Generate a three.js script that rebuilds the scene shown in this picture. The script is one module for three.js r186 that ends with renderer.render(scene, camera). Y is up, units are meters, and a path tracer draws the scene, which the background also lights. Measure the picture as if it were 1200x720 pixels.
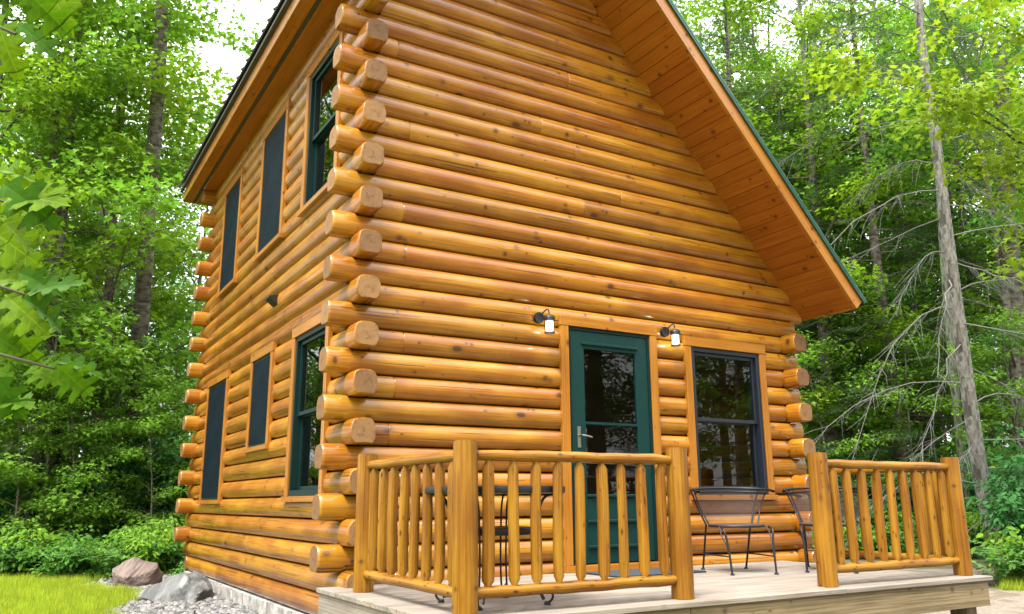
import * as THREE from 'three';
import { mergeGeometries } from 'three/addons/utils/BufferGeometryUtils.js';
import { RoundedBoxGeometry } from 'three/addons/geometries/RoundedBoxGeometry.js';

// ------------------------------------------------------------------ camera, sky, sun, exposure
const scene = new THREE.Scene();
const camera = new THREE.PerspectiveCamera(40.55, 1024 / 614, 0.05, 400);
camera.rotation.order = 'YXZ';
camera.position.set(-2.2904, 0.61, 6.3603);
camera.rotation.set(0.2296, -0.5352, -0.0062);
camera.updateMatrixWorld(true);

const renderer = new THREE.WebGLRenderer({ antialias: true });
renderer.setSize(1024, 614);
renderer.toneMapping = THREE.LinearToneMapping;
renderer.toneMappingExposure = 6.0;
renderer.shadowMap.enabled = true;

function mulberry(a) { return () => { a = (a + 0x6d2b79f5) | 0; let t = Math.imul(a ^ (a >>> 15), 1 | a); t = (t + Math.imul(t ^ (t >>> 7), 61 | t)) ^ t; return ((t ^ (t >>> 14)) >>> 0) / 4294967296; }; }
const hash = (x, y, s) => { let h = Math.imul(x, 374761393) ^ Math.imul(y, 668265263) ^ Math.imul(s, 2147483647 - 1013); h = Math.imul(h ^ (h >>> 13), 1274126177); h ^= h >>> 16; return (h >>> 0) / 4294967296; };
// tiling value noise: px, py are whole-number periods
function vnoise(x, y, px, py, s) {
  const ix = Math.floor(x), iy = Math.floor(y), fx = x - ix, fy = y - iy;
  const u = fx * fx * (3 - 2 * fx), v = fy * fy * (3 - 2 * fy);
  const m = (a, p) => ((a % p) + p) % p;
  const a = hash(m(ix, px), m(iy, py), s), b = hash(m(ix + 1, px), m(iy, py), s), c = hash(m(ix, px), m(iy + 1, py), s), d = hash(m(ix + 1, px), m(iy + 1, py), s);
  return a + (b - a) * u + (c - a) * v + (a - b - c + d) * u * v;
}
function fbm(u, v, px, py, s, oct = 4) { let a = 0.5, t = 0, n = 0; for (let i = 0; i < oct; i++) { t += a * vnoise(u * px, v * py, px, py, s + i * 17); n += a; a *= 0.5; px *= 2; py *= 2; } return t / n; }
const clamp = (x, a = 0, b = 1) => Math.min(b, Math.max(a, x));
const smooth = (a, b, x) => { const t = clamp((x - a) / (b - a)); return t * t * (3 - 2 * t); };
const mix3 = (a, b, t) => [a[0] + (b[0] - a[0]) * t, a[1] + (b[1] - a[1]) * t, a[2] + (b[2] - a[2]) * t];

// overcast sky: a thin bright cloud sheet
{
  const W = 512, H = 256, d = new Float32Array(W * H * 4);
  for (let j = 0; j < H; j++) {
    const el = ((j + 0.5) / H - 0.5) * Math.PI, s = Math.max(0, Math.sin(el));
    const base = el < 0 ? 0.3 : 0.26 * (1 + 3.2 * s);
    for (let i = 0; i < W; i++) {
      const cl = 0.92 + 0.16 * fbm(i / W, j / H, 8, 6, 91, 4), k = (j * W + i) * 4;
      d[k] = base * cl * 0.97; d[k + 1] = base * cl; d[k + 2] = base * cl * 1.03; d[k + 3] = 1;
    }
  }
  const sky = new THREE.DataTexture(d, W, H, THREE.RGBAFormat, THREE.FloatType);
  sky.mapping = THREE.EquirectangularReflectionMapping; sky.magFilter = THREE.LinearFilter; sky.minFilter = THREE.LinearFilter; sky.needsUpdate = true;
  scene.background = sky; scene.environment = sky;
}
const sun = new THREE.DirectionalLight(new THREE.Color().setRGB(1, 0.955, 0.88), 1.5);
sun.position.set(-6.0, 16.0, 3.0);
sun.target.position.set(2, 0, -2);
sun.castShadow = true; sun.shadow.radius = 36;
sun.shadow.mapSize.set(2048, 2048);
Object.assign(sun.shadow.camera, { left: -30, right: 30, top: 30, bottom: -30, near: 1, far: 80 });
scene.add(sun, sun.target);

const GY = -0.45;                                   // ground level; y = 0 is the deck top
const V3 = (x, y, z) => new THREE.Vector3(x, y, z);
const F = 974.53;
function at(px, py, depth) { return V3((px - 600) / F * depth, (360 - py) / F * depth, -depth).applyMatrix4(camera.matrixWorld); }
function groundAt(px, depth) { const p = at(px, 588, depth); p.y = GY; return p; }

// ------------------------------------------------------------------ textures
const toS = (x) => Math.round(255 * (x <= 0.0031308 ? 12.92 * x : 1.055 * Math.pow(Math.max(x, 0), 1 / 2.4) - 0.055));
function makeTex(w, h, fn, srgb = true) {
  const d = new Uint8Array(w * h * 4);
  for (let j = 0; j < h; j++) for (let i = 0; i < w; i++) {
    const c = fn((i + 0.5) / w, (j + 0.5) / h), k = (j * w + i) * 4;
    for (let q = 0; q < 3; q++) d[k + q] = clamp(srgb ? toS(c[q]) : Math.round(c[q] * 255), 0, 255);
    d[k + 3] = 255;
  }
  const t = new THREE.DataTexture(d, w, h, THREE.RGBAFormat);
  t.wrapS = t.wrapT = THREE.RepeatWrapping; t.magFilter = THREE.LinearFilter; t.minFilter = THREE.LinearMipmapLinearFilter; t.generateMipmaps = true;
  if (srgb) t.colorSpace = THREE.SRGBColorSpace; t.needsUpdate = true;
  return t;
}
// grain runs along u; lu, lv are the metres one tile covers
function woodTex(seed, w, h, lu, lv, light, dark, knotC, nKnots, opt = {}) {
  const R = mulberry(seed), knots = [];
  for (let i = 0; i < nKnots; i++) knots.push({ u: R(), v: R(), r: (0.005 + 0.019 * Math.pow(R(), 2.4)) * (opt.knot || 1), hard: 0.3 + 0.7 * R(), e: 0.55 + 0.7 * R() });
  const checks = []; for (let i = 0; i < (opt.checks || 0); i++) checks.push({ u: R(), v: R(), l: 0.1 + 0.35 * R(), w: (0.0011 + 0.0015 * R()) * (opt.crack || 1) });
  const st = opt.streak ?? 1;
  const bump = new Float32Array(w * h);
  const tex = makeTex(w, h, (u, v) => {
    let dv = 0, k = 0, ring = 0;
    for (const n of knots) {
      let a = u - n.u; a -= Math.round(a); let b = v - n.v; b -= Math.round(b);
      a *= lu; b *= lv;
      const d2 = Math.hypot(a * n.e, b * 1.1) / n.r;
      if (d2 < 7) { dv += (b > 0 ? 1 : -1) * 0.012 * Math.exp(-d2 * d2 / 6) * (1 - Math.exp(-Math.abs(b) / n.r)); }
      if (d2 < 2.6) { k = Math.max(k, n.hard * (1 - smooth(0.7, 1.3, d2))); ring = Math.max(ring, 0.55 * (1 - smooth(1.0, 2.5, d2))); }
    }
    const vv = v + dv / lv;
    const py = Math.max(4, Math.round(lv * 130)), pu = Math.max(2, Math.round(lu * 1.6));
    const s1 = fbm(u, vv + 0.02 * fbm(u, v, pu, 3, seed + 5, 2), pu, py, seed, 3), s2 = fbm(u, vv, pu * 3, py * 3, seed + 40, 2), bl = fbm(u, v, Math.round(lu * 2.5), Math.max(2, Math.round(lv * 6)), seed + 77, 4);
    let t = clamp(0.5 + st * ((s1 - 0.5) * 1.5 + (s2 - 0.5) * 0.7) + (bl - 0.5) * (opt.blotch ?? 1.1));
    let c = mix3(light, dark, t);
    c = mix3(c, mix3(dark, knotC, 0.35), ring * 0.8);
    c = mix3(c, knotC, k * 0.92);
    let ck = 0;
    for (const n of checks) {
      let a = u - n.u; a -= Math.round(a); let b = v - n.v; b -= Math.round(b); a *= lu; b = b * lv + 0.004 * (fbm(u, v, pu * 4, 3, seed + 9, 2) - 0.5);
      const f = 1 - Math.abs(a) / n.l; if (f > 0) ck = Math.max(ck, 1 - smooth(n.w * 0.5, n.w * (0.7 + f), Math.abs(b)));
    }
    if (ck > 0) c = mix3(c, knotC, ck * 0.8);
    bump[Math.min(h - 1, Math.floor(v * h)) * w + Math.min(w - 1, Math.floor(u * w))] = clamp(0.6 - 0.35 * (s1 - 0.5) - 0.5 * (s2 - 0.5) - 0.25 * k - 0.5 * ck);
    return c;
  });
  const b = makeTex(w, h, (u, v) => { const x = bump[Math.floor(v * h) * w + Math.floor(u * w)]; return [x, x, x]; }, false);
  return { tex, bump: b };
}
const HONEY_L = [0.36, 0.156, 0.0105], HONEY_D = [0.22, 0.071, 0.0033], KNOT = [0.05, 0.016, 0.004];
const logWood = [1, 2, 3].map((s) => woodTex(s * 31, 1024, 256, 3.0, 0.68, HONEY_L, HONEY_D, KNOT, 27, { checks: 11, crack: 1.9, streak: 0.95, blotch: 1.9, knot: 1.15 }));
const peelWood = woodTex(171, 512, 256, 1.2, 0.42, [0.255, 0.12, 0.009], [0.145, 0.053, 0.003], KNOT, 20, { blotch: 2.2, streak: 1.0, checks: 3, knot: 0.75 });
const boardWood = woodTex(211, 1024, 256, 2.4, 0.6, [0.30, 0.125, 0.012], [0.225, 0.077, 0.006], KNOT, 24, { blotch: 1.0 });
const greyWood = woodTex(301, 1024, 256, 2.4, 0.6, [0.245, 0.208, 0.172], [0.14, 0.115, 0.093], [0.154, 0.126, 0.105], 12, { blotch: 1.3, streak: 1.25, checks: 14 });
const treatedWood = woodTex(401, 1024, 256, 2.4, 0.4, [0.222, 0.1637, 0.0833], [0.1055, 0.0721, 0.0277], [0.075, 0.045, 0.0188], 10, { blotch: 1.2, streak: 1.3, checks: 6 });
const endTex = makeTex(256, 256, (u, v) => {
  const a = Math.atan2(v - 0.5, u - 0.5), r = Math.hypot(u - 0.53, v - 0.47) * 2, n = fbm(u, v, 6, 6, 500, 4);
  const ring = 0.5 + 0.5 * Math.sin((r * 17 + n * 2.5 + 0.3 * Math.sin(a * 3)) * 6.283);
  let c = mix3([0.235, 0.128, 0.042], [0.125, 0.055, 0.014], 0.55 * ring * (0.5 + n) + 0.5 * fbm(u, v, 9, 9, 520, 3));
  c = mix3(c, [0.10, 0.045, 0.012], 0.7 * smooth(0.54, 0.68, fbm(u, v, 3, 3, 560, 4)));
  const st = fbm(u, v, 14, 14, 540, 2); if (st > 0.66) c = mix3(c, [0.2, 0.1, 0.035], 0.7);
  return c;
});
const grain = (s, lo, hi, p = 24) => makeTex(256, 256, (u, v) => { const n = fbm(u, v, p, p, s, 4), m = fbm(u, v, 3, 3, s + 3, 3); const t = clamp(0.5 + (n - 0.5) * 1.6 + (m - 0.5) * 1.2); return mix3(lo, hi, t); });

// ------------------------------------------------------------------ materials
const mat = (o) => new THREE.MeshPhysicalMaterial(o);
const rgb = (r, g, b) => new THREE.Color().setRGB(r, g, b);
const varnish = { roughness: 0.5, clearcoat: 0.8, clearcoatRoughness: 0.2, specularIntensity: 0.18 };
const logTones = [[1, 1, 1], [0.96, 0.86, 0.78], [0.86, 0.88, 0.95], [1.1, 1.14, 1.2], [0.82, 0.74, 0.68], [1.02, 1.06, 0.92], [0.92, 0.84, 0.9], [1.06, 1.0, 0.95], [0.88, 0.92, 0.85]];
const M = {
  log: logTones.map((c, i) => mat({ ...varnish, color: rgb(...c), map: logWood[i % 3].tex, bumpMap: logWood[i % 3].bump, bumpScale: 0.0014 })),
  end: [[1.1, 1.05, 0.95], [0.88, 0.8, 0.7], [1, 0.95, 0.9], [0.76, 0.68, 0.58]].map((c) => mat({ roughness: 0.75, color: rgb(...c), map: endTex, bumpMap: endTex, bumpScale: 0.006 })),
  peel: [[1, 1, 1], [0.95, 0.93, 0.9], [1.0, 0.95, 0.84], [1.04, 1.05, 1.05]].map((c) => mat({ ...varnish, roughness: 0.5, clearcoat: 0.35, color: rgb(...c), map: peelWood.tex, bumpMap: peelWood.bump, bumpScale: 0.003 })),
  trim: mat({ ...varnish, color: rgb(1.06, 1.02, 0.92), map: boardWood.tex, bumpMap: boardWood.bump, bumpScale: 0.0008 }),
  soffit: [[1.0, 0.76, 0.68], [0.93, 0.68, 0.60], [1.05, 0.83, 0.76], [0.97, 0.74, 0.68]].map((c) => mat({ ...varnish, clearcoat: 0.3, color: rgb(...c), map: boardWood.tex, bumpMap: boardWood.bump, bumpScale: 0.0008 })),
  deck: [[1, 1, 1], [0.92, 0.91, 0.9], [1.05, 1.03, 1.0], [0.97, 0.95, 0.9]].map((c) => mat({ roughness: 0.78, color: rgb(...c), map: greyWood.tex, bumpMap: greyWood.bump, bumpScale: 0.002 })),
  rim: mat({ roughness: 0.8, map: treatedWood.tex, bumpMap: treatedWood.bump, bumpScale: 0.0025 }),
  rimGrey: mat({ roughness: 0.85, color: rgb(0.95, 0.93, 0.88), map: greyWood.tex, bumpMap: greyWood.bump, bumpScale: 0.002 }),
  greenPaint: mat({ color: rgb(0.0016, 0.023, 0.020), roughness: 0.45, specularIntensity: 0.4 }),
  darkGreen: mat({ color: rgb(0.0016, 0.0135, 0.0125), roughness: 0.45, specularIntensity: 0.35 }),
  blackFrame: mat({ color: rgb(0.007, 0.010, 0.017), roughness: 0.4 }),
  metalRoof: mat({ color: rgb(0.0064, 0.0586, 0.0453), roughness: 0.4, metalness: 0.15, clearcoat: 0.3 }),
  roofEdge: mat({ color: rgb(0.03, 0.026, 0.028), roughness: 0.5 }),
  glass: mat({ color: rgb(0.52, 0.58, 0.56), roughness: 0.0, transmission: 1, thickness: 0, ior: 1.55 }),
  screen: mat({ color: rgb(0.0018, 0.0065, 0.011), roughness: 0.6, specularIntensity: 0.1, bumpMap: grain(630, [0.3, 0.3, 0.3], [0.7, 0.7, 0.7], 6), bumpScale: 0.006 }),
  iron: mat({ color: rgb(0.014, 0.013, 0.015), roughness: 0.45, metalness: 0.4 }),
  brass: mat({ color: rgb(0.35, 0.33, 0.29), roughness: 0.35, metalness: 1 }),
  mesh: mat({ color: rgb(0.03, 0.02, 0.018), roughness: 0.7, transparent: true, opacity: 0.42, side: THREE.DoubleSide }),
  seat: mat({ color: rgb(0.045, 0.022, 0.02), roughness: 0.7, side: THREE.DoubleSide }),
  mat: mat({ color: rgb(0.025, 0.03, 0.038), roughness: 0.95, bumpMap: grain(640, [0, 0, 0], [1, 1, 1], 60), bumpScale: 0.004 }),
  interior: mat({ color: rgb(0.13, 0.07, 0.03), roughness: 0.8 }),
  fixture: mat({ color: rgb(0.22, 0.25, 0.26), roughness: 0.4 }),
  foundation: [0, 1, 2].map((i) => mat({ roughness: 0.9, map: grain(650 + i, [0.1812, 0.1652, 0.1439], [0.3516, 0.3357, 0.3037], 8), bumpMap: grain(660 + i, [0, 0, 0], [1, 1, 1], 10), bumpScale: 0.012 })),
};

// ------------------------------------------------------------------ naming helpers
const counts = {};
function numbered(n) { counts[n] = (counts[n] ?? -1) + 1; return counts[n] ? n + '_' + String(counts[n]).padStart(3, '0') : n; }
function shade(o) { o.castShadow = true; o.receiveShadow = true; return o; }
function thing(name, label, category, pos = [0, 0, 0], turn = 0, group) {
  const o = new THREE.Group(); o.name = numbered(name); o.position.set(...pos); o.rotation.y = turn; o.userData = { label, category };
  if (group) o.userData.group = group; scene.add(o); return o;
}
function part(name, geo, m, parent) { const o = shade(new THREE.Mesh(geo, m)); o.name = name; parent.add(o); return o; }
function group(name, parent) { const o = new THREE.Group(); o.name = name; parent.add(o); return o; }
function struct(name, geo, m) { const o = shade(new THREE.Mesh(geo, m)); o.name = numbered(name); o.userData = { kind: 'structure' }; scene.add(o); return o; }
// box with uv in metres along its longest side
function box(x0, x1, y0, y1, z0, z1, lu = 2.4, lv = 0.6, ou = 0, bevel = 0.004) {
  const sx = x1 - x0, sy = y1 - y0, sz = z1 - z0, b = Math.min(bevel, sx * 0.3, sy * 0.3, sz * 0.3);
  const g = new RoundedBoxGeometry(sx, sy, sz, 1, b);
  const p = g.attributes.position, n = g.attributes.normal, uv = g.attributes.uv;
  const L = sx >= sy && sx >= sz ? 0 : (sy >= sz ? 1 : 2);
  for (let i = 0; i < p.count; i++) {
    const q = [p.getX(i), p.getY(i), p.getZ(i)], nn = [Math.abs(n.getX(i)), Math.abs(n.getY(i)), Math.abs(n.getZ(i))];
    const others = [0, 1, 2].filter((a) => a !== L);
    const w = nn[others[0]] > nn[others[1]] ? others[1] : others[0], w2 = w === others[0] ? others[1] : others[0];
    uv.setXY(i, q[L] / lu + ou, (q[w] + q[w2] * 0.35) / lv + ou * 3.7);
  }
  g.translate((x0 + x1) / 2, (y0 + y1) / 2, (z0 + z1) / 2);
  return g;
}
function tube(points, r, seg = 24, rad = 6, closed = false) {
  const c = points.length === 2 ? new THREE.LineCurve3(points[0], points[1]) : new THREE.CatmullRomCurve3(points, closed);
  return new THREE.TubeGeometry(c, seg, r, rad, closed);
}
// tube with a radius that changes along a list of points
function taper(pts, radii, K = 8, uvLen = 1.2, ou = 0, caps = true) {
  const pos = [], nor = [], uv = [], idx = [], n = pts.length;
  let up = V3(0.3, 1, 0.2).normalize(), len = 0, prev = null;
  for (let i = 0; i < n; i++) {
    const d = pts[Math.min(n - 1, i + 1)].clone().sub(pts[Math.max(0, i - 1)]).normalize();
    let a = prev ? prev.clone() : (Math.abs(d.dot(up)) > 0.9 ? V3(1, 0, 0.1) : up.clone());
    a.sub(d.clone().multiplyScalar(a.dot(d))).normalize(); prev = a.clone();
    const b = d.clone().cross(a);
    if (i) len += pts[i].distanceTo(pts[i - 1]);
    for (let k = 0; k <= K; k++) {
      const t = k / K * Math.PI * 2, nx = a.clone().multiplyScalar(Math.cos(t)).addScaledVector(b, Math.sin(t));
      pos.push(pts[i].x + nx.x * radii[i], pts[i].y + nx.y * radii[i], pts[i].z + nx.z * radii[i]); nor.push(nx.x, nx.y, nx.z); uv.push(len / uvLen + ou, k / K + ou * 2.3);
    }
  }
  for (let i = 0; i < n - 1; i++) for (let k = 0; k < K; k++) { const a = i * (K + 1) + k, b = a + K + 1; idx.push(a, a + 1, b, b, a + 1, b + 1); }
  if (caps) for (const [i, f] of [[0, 1], [n - 1, 0]]) {
    const c = pos.length / 3, d = (i ? pts[i].clone().sub(pts[i - 1]) : pts[0].clone().sub(pts[1])).normalize();
    pos.push(pts[i].x, pts[i].y, pts[i].z); nor.push(d.x, d.y, d.z); uv.push(ou, ou);
    for (let k = 0; k <= K; k++) { const s = (i * (K + 1) + k) * 3; pos.push(pos[s], pos[s + 1], pos[s + 2]); nor.push(d.x, d.y, d.z); uv.push(ou + 0.03 * Math.cos(k), ou + 0.1 * Math.sin(k)); }
    for (let k = 0; k < K; k++) f ? idx.push(c, c + k + 2, c + k + 1) : idx.push(c, c + k + 1, c + k + 2);
  }
  const g = new THREE.BufferGeometry();
  g.setAttribute('position', new THREE.Float32BufferAttribute(pos, 3)); g.setAttribute('normal', new THREE.Float32BufferAttribute(nor, 3)); g.setAttribute('uv', new THREE.Float32BufferAttribute(uv, 2)); g.setIndex(idx);
  return g;
}

// ------------------------------------------------------------------ the ground
const RG = mulberry(9);
const soilTex = makeTex(512, 512, (u, v) => { const n = fbm(u, v, 60, 60, 700, 4), m = fbm(u, v, 6, 6, 710, 3); let c = mix3([0.05, 0.034, 0.018], [0.16, 0.11, 0.055], clamp(0.5 + (n - 0.5) * 2)); return mix3(c, [0.05, 0.075, 0.02], smooth(0.45, 0.65, m)); });
const sandTex = makeTex(512, 512, (u, v) => { const n = fbm(u, v, 90, 90, 720, 3), m = fbm(u, v, 7, 7, 730, 4); return mix3(mix3([0.1129, 0.0864, 0.0598], [0.2059, 0.1694, 0.1295], clamp(0.5 + (n - 0.5) * 1.8)), [0.0987, 0.0673, 0.0404], 0.8 * smooth(0.56, 0.72, m)); });
const lawnTex = makeTex(512, 512, (u, v) => { const n = fbm(u, v, 80, 80, 740, 3), m = fbm(u, v, 6, 6, 750, 3); return mix3(mix3([0.11, 0.15, 0.015], [0.25, 0.31, 0.035], clamp(0.5 + (n - 0.5) * 1.8)), [0.22, 0.18, 0.08], 0.5 * smooth(0.55, 0.75, m)); });
const gravelTex = makeTex(512, 512, (u, v) => { const n = fbm(u, v, 70, 70, 760, 3); return mix3([0.0622, 0.057, 0.0518], [0.2331, 0.2176, 0.202], clamp(0.5 + (n - 0.5) * 2.2)); });
function sheet(name, pts, y, tex, scale, bs) {
  const s = new THREE.Shape(pts.map(([x, z]) => new THREE.Vector2(x, -z)));
  const g = new THREE.ShapeGeometry(s); g.rotateX(-Math.PI / 2); g.translate(0, y, 0);
  const p = g.attributes.position, uv = g.attributes.uv; for (let i = 0; i < p.count; i++) uv.setXY(i, p.getX(i) / scale, p.getZ(i) / scale);
  return struct(name, g, mat({ map: tex, roughness: 0.95, bumpMap: tex, bumpScale: bs }));
}
sheet('ground', [[-180, -180], [180, -180], [180, 180], [-180, 180]], GY, soilTex, 2.2, 0.03);
sheet('lawn', [[-14, -10.2], [-7, -9.6], [-3, -9.3], [-0.6, -9.1], [2.5, -9.0], [2.5, 7], [-1.5, 12], [-14, 14]], GY + 0.004, lawnTex, 1.8, 0.03);
sheet('gravel_bed', [[-0.95, -7.3], [1.5, -7.4], [5.8, -7.0], [5.8, 0.4], [4.6, 2.4], [-0.3, 2.4], [-1.3, 0.5], [-1.15, -2], [-1.2, -4], [-1.45, -6.2]], GY + 0.008, gravelTex, 0.9, 0.03);
sheet('sand_path', [[4.5, -3.2], [6.4, -4.0], [9.2, -2.5], [11.6, -0.6], [14, 3.5], [12, 12], [2, 13], [-1.0, 8], [-0.2, 3], [4.4, 2.6], [5.2, 0.5]], GY + 0.012, sandTex, 1.5, 0.02);

// ------------------------------------------------------------------ the log cabin
const CH = 0.19, LR = 0.1085, W = 4.99, D = 6.18, PR = 0.266, CAPK = 24;
const RC = mulberry(77);
const cabin = thing('log_cabin', 'two storey honey coloured log cabin with steep green edged roof', 'cabin');
const roofR = (y) => 5.261 - (y - 2.6) / 1.093;     // x of the right roof underside at height y
const roofL = (y) => y - 5.32 - 0.43;               // x of the left roof underside at height y
// one log: axis 'x' or 'z', from s0 to s1, centre line at height cy and at `off` on the other axis
function logGeo(axis, s0, s1, cy, off, o = {}) {
  const pos = [], nor = [], uv = [], iSide = [], iCap = [], ou = RC() * 3, ov = RC();
  const r = LR * (1 + (RC() - 0.5) * 0.03), len = s1 - s0, st = [];
  const e0 = o.free0 ?? 0, e1 = o.free1 ?? 0;         // how much of either end sticks out and is fully round
  st.push([s0, 0.90, e0 > 0], [s0 + (e0 > 0.1 ? 0.024 : 0.013), 0.99, e0 > 0]);
  if (e0 > 0) st.push([s0 + e0 - 0.01, 1, true], [s0 + e0, 1, false]);
  const n = Math.max(1, Math.round((len - e0 - e1) / 0.7));
  for (let i = 1; i < n; i++) st.push([s0 + e0 + (len - e0 - e1) * i / n, 1 + (RC() - 0.5) * 0.018, false]);
  if (e1 > 0) st.push([s1 - e1, 1, false], [s1 - e1 + 0.01, 1, true]);
  st.push([s1 - (e1 > 0.1 ? 0.024 : 0.013), 0.99, e1 > 0], [s1, 0.90, e1 > 0]);
  const yt = o.yTop ?? cy + 0.0868, yb = o.yBot ?? cy - 0.0868;
  const wob = RC() * 9;
  const put = (s, k, sc, round, ragged) => {
    const a = k / CAPK * Math.PI * 2, se = (x, e) => Math.sign(x) * Math.pow(Math.abs(x), e), rg = sc * (ragged ? ragged[k % CAPK] : 1);
    let y = cy + (round ? se(Math.sin(a), 0.72) : Math.sin(a)) * r * rg, w = se(Math.cos(a), round ? 0.64 : 0.82) * r * 0.97 * rg;
    const tongue = !o.yTop && !o.yBot && Math.abs(Math.cos(a)) < 0.1 ? 0.0074 : 0;   // the spline that closes the joint
    y = round ? Math.max(y, cy - 0.093 * rg) : clamp(y, yb - tongue, yt + tongue);
    w += 0.0022 * Math.sin(s * 1.7 + wob);
    if (o.slant0 && s === s0) s = Math.max(s0, o.slant0(y)); if (o.slant1 && s >= s1 - 0.014) s = Math.min(s1, o.slant1(y)) - (s === s1 ? 0 : 0.013);
    return axis === 'x' ? [s, y, off + w] : [off + w, y, s];
  };
  const rag = Array.from({ length: CAPK }, () => 0.965 + RC() * 0.075);
  for (let i = 0; i < st.length; i++) for (let k = 0; k <= CAPK; k++) {
    const [s, sc, round] = st[i], a = k / CAPK * Math.PI * 2, end = (i === 0 && e0 > 0) || (i === st.length - 1 && e1 > 0);
    pos.push(...put(s, k, sc, round, end ? rag : null));
    const tilt = i === 0 ? -0.7 : (i === st.length - 1 ? 0.7 : 0), m = Math.hypot(1, tilt), cn = Math.sign(Math.cos(a)) * Math.pow(Math.abs(Math.cos(a)), 0.9), ln = Math.hypot(cn, 0.92 * Math.sin(a)), c = cn / ln / m, sn = 0.92 * Math.sin(a) / ln / m, t = tilt / m;
    axis === 'x' ? nor.push(t, sn, c) : nor.push(c, sn, t);
    uv.push(s / 3 + ou, k / CAPK + ov);
  }
  const flip = axis === 'x';
  for (let i = 0; i < st.length - 1; i++) for (let k = 0; k < CAPK; k++) { const a = i * (CAPK + 1) + k, b = a + CAPK + 1; flip ? iSide.push(a, b, a + 1, b, b + 1, a + 1) : iSide.push(a, a + 1, b, b, a + 1, b + 1); }
  for (const [i, sg] of [[0, -1], [st.length - 1, 1]]) {
    const c = pos.length / 3, [s, sc, round] = st[i], ro = RC() * 6.28, free = i === 0 ? e0 > 0 : e1 > 0;
    const nn = axis === 'x' ? [sg, 0, 0] : [0, 0, sg];
    const ring = []; for (let k = 0; k <= CAPK; k++) ring.push(put(s, k, sc, round, free ? rag : null));
    const cen = [0, 1, 2].map((q) => ring.slice(0, CAPK).reduce((t, p) => t + p[q], 0) / CAPK);
    pos.push(...cen); nor.push(...nn); uv.push(0.5, 0.5);
    ring.forEach((p, k) => { const a = k / CAPK * Math.PI * 2 + ro; pos.push(...p); nor.push(...nn); uv.push(0.5 + 0.47 * Math.cos(a), 0.5 + 0.47 * Math.sin(a)); });
    const fwd = (axis === 'x') === (sg > 0);
    for (let k = 0; k < CAPK; k++) fwd ? iCap.push(c, c + k + 2, c + k + 1) : iCap.push(c, c + k + 1, c + k + 2);
  }
  const g = new THREE.BufferGeometry();
  g.setAttribute('position', new THREE.Float32BufferAttribute(pos, 3)); g.setAttribute('normal', new THREE.Float32BufferAttribute(nor, 3)); g.setAttribute('uv', new THREE.Float32BufferAttribute(uv, 2));
  g.setIndex([...iSide, ...iCap]); g.addGroup(0, iSide.length, 0); g.addGroup(iSide.length, iCap.length, 1);
  return g;
}
// openings: [s0, s1, y0, y1] in each wall's own axis
const frontOpen = [[2.02, 2.99, 0.0, 2.19], [3.53, 4.505, 0.66, 2.14]];
const sideOpen = [[-1.33, -0.42, 3.41, 4.845], [-3.10, -2.18, 3.39, 4.845], [-5.18, -4.31, 3.39, 4.82], [-1.345, -0.43, 0.665, 2.13], [-2.965, -2.215, 1.185, 2.13], [-5.36, -4.29, 0.65, 2.125]];
const pickEnd = () => M.end[Math.floor(RC() * M.end.length)];
const pickLog = () => M.log[Math.floor(RC() * M.log.length)];
function course(wall, axis, off, s0, s1, cy, opens, o) {
  // cut the course by the openings; pieces above or below an opening inside the course stay
  let segs = [[s0, s1, {}]];
  for (const [a, b, y0, y1] of opens) {
    const t = cy + 0.095, bt = cy - 0.095;
    if (y1 <= bt + 0.012 || y0 >= t - 0.012) continue;
    const g = 0.012, next = [];
    for (const [p, q, e] of segs) {
      if (b + g <= p || a - g >= q) { next.push([p, q, e]); continue; }
      if (p < a - g) next.push([p, a - g, e]);
      if (y0 > bt + 0.03) next.push([a - g, b + g, { yTop: y0 - 0.005 }]);
      if (y1 < t - 0.03) next.push([a - g, b + g, { yBot: y1 + 0.005 }]);
      if (q > b + g) next.push([b + g, q, e]);
    }
    segs = next;
  }
  for (const [p, q, e] of segs) {
    if (q - p < 0.03) continue;
    const f = { ...e };
    if (p === s0) { f.free0 = o.free0; f.slant0 = o.slant0; }
    if (q === s1) { f.free1 = o.free1; f.slant1 = o.slant1; }
    // long runs are made of two logs butted together
    const seam = o.seam && p === s0 && q - p > 1.2 ? o.seam : (q - p > 3.2 && RC() < 0.45 ? p + (q - p) * (0.3 + 0.4 * RC()) : null);
    if (seam) {
      part('log', logGeo(axis, p, seam, cy, off, { ...f, free1: undefined, slant1: undefined }), [pickLog(), pickEnd()], wall);
      part('log', logGeo(axis, seam, q, cy, off, { ...f, free0: undefined, slant0: undefined }), [pickLog(), pickEnd()], wall);
    } else part('log', logGeo(axis, p, q, cy, off, f), [pickLog(), pickEnd()], wall);
  }
}
const frontWall = group('front_wall', cabin), sideWall = group('side_wall', cabin), backWall = group('back_wall', cabin), rightWall = group('right_wall', cabin);
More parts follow.
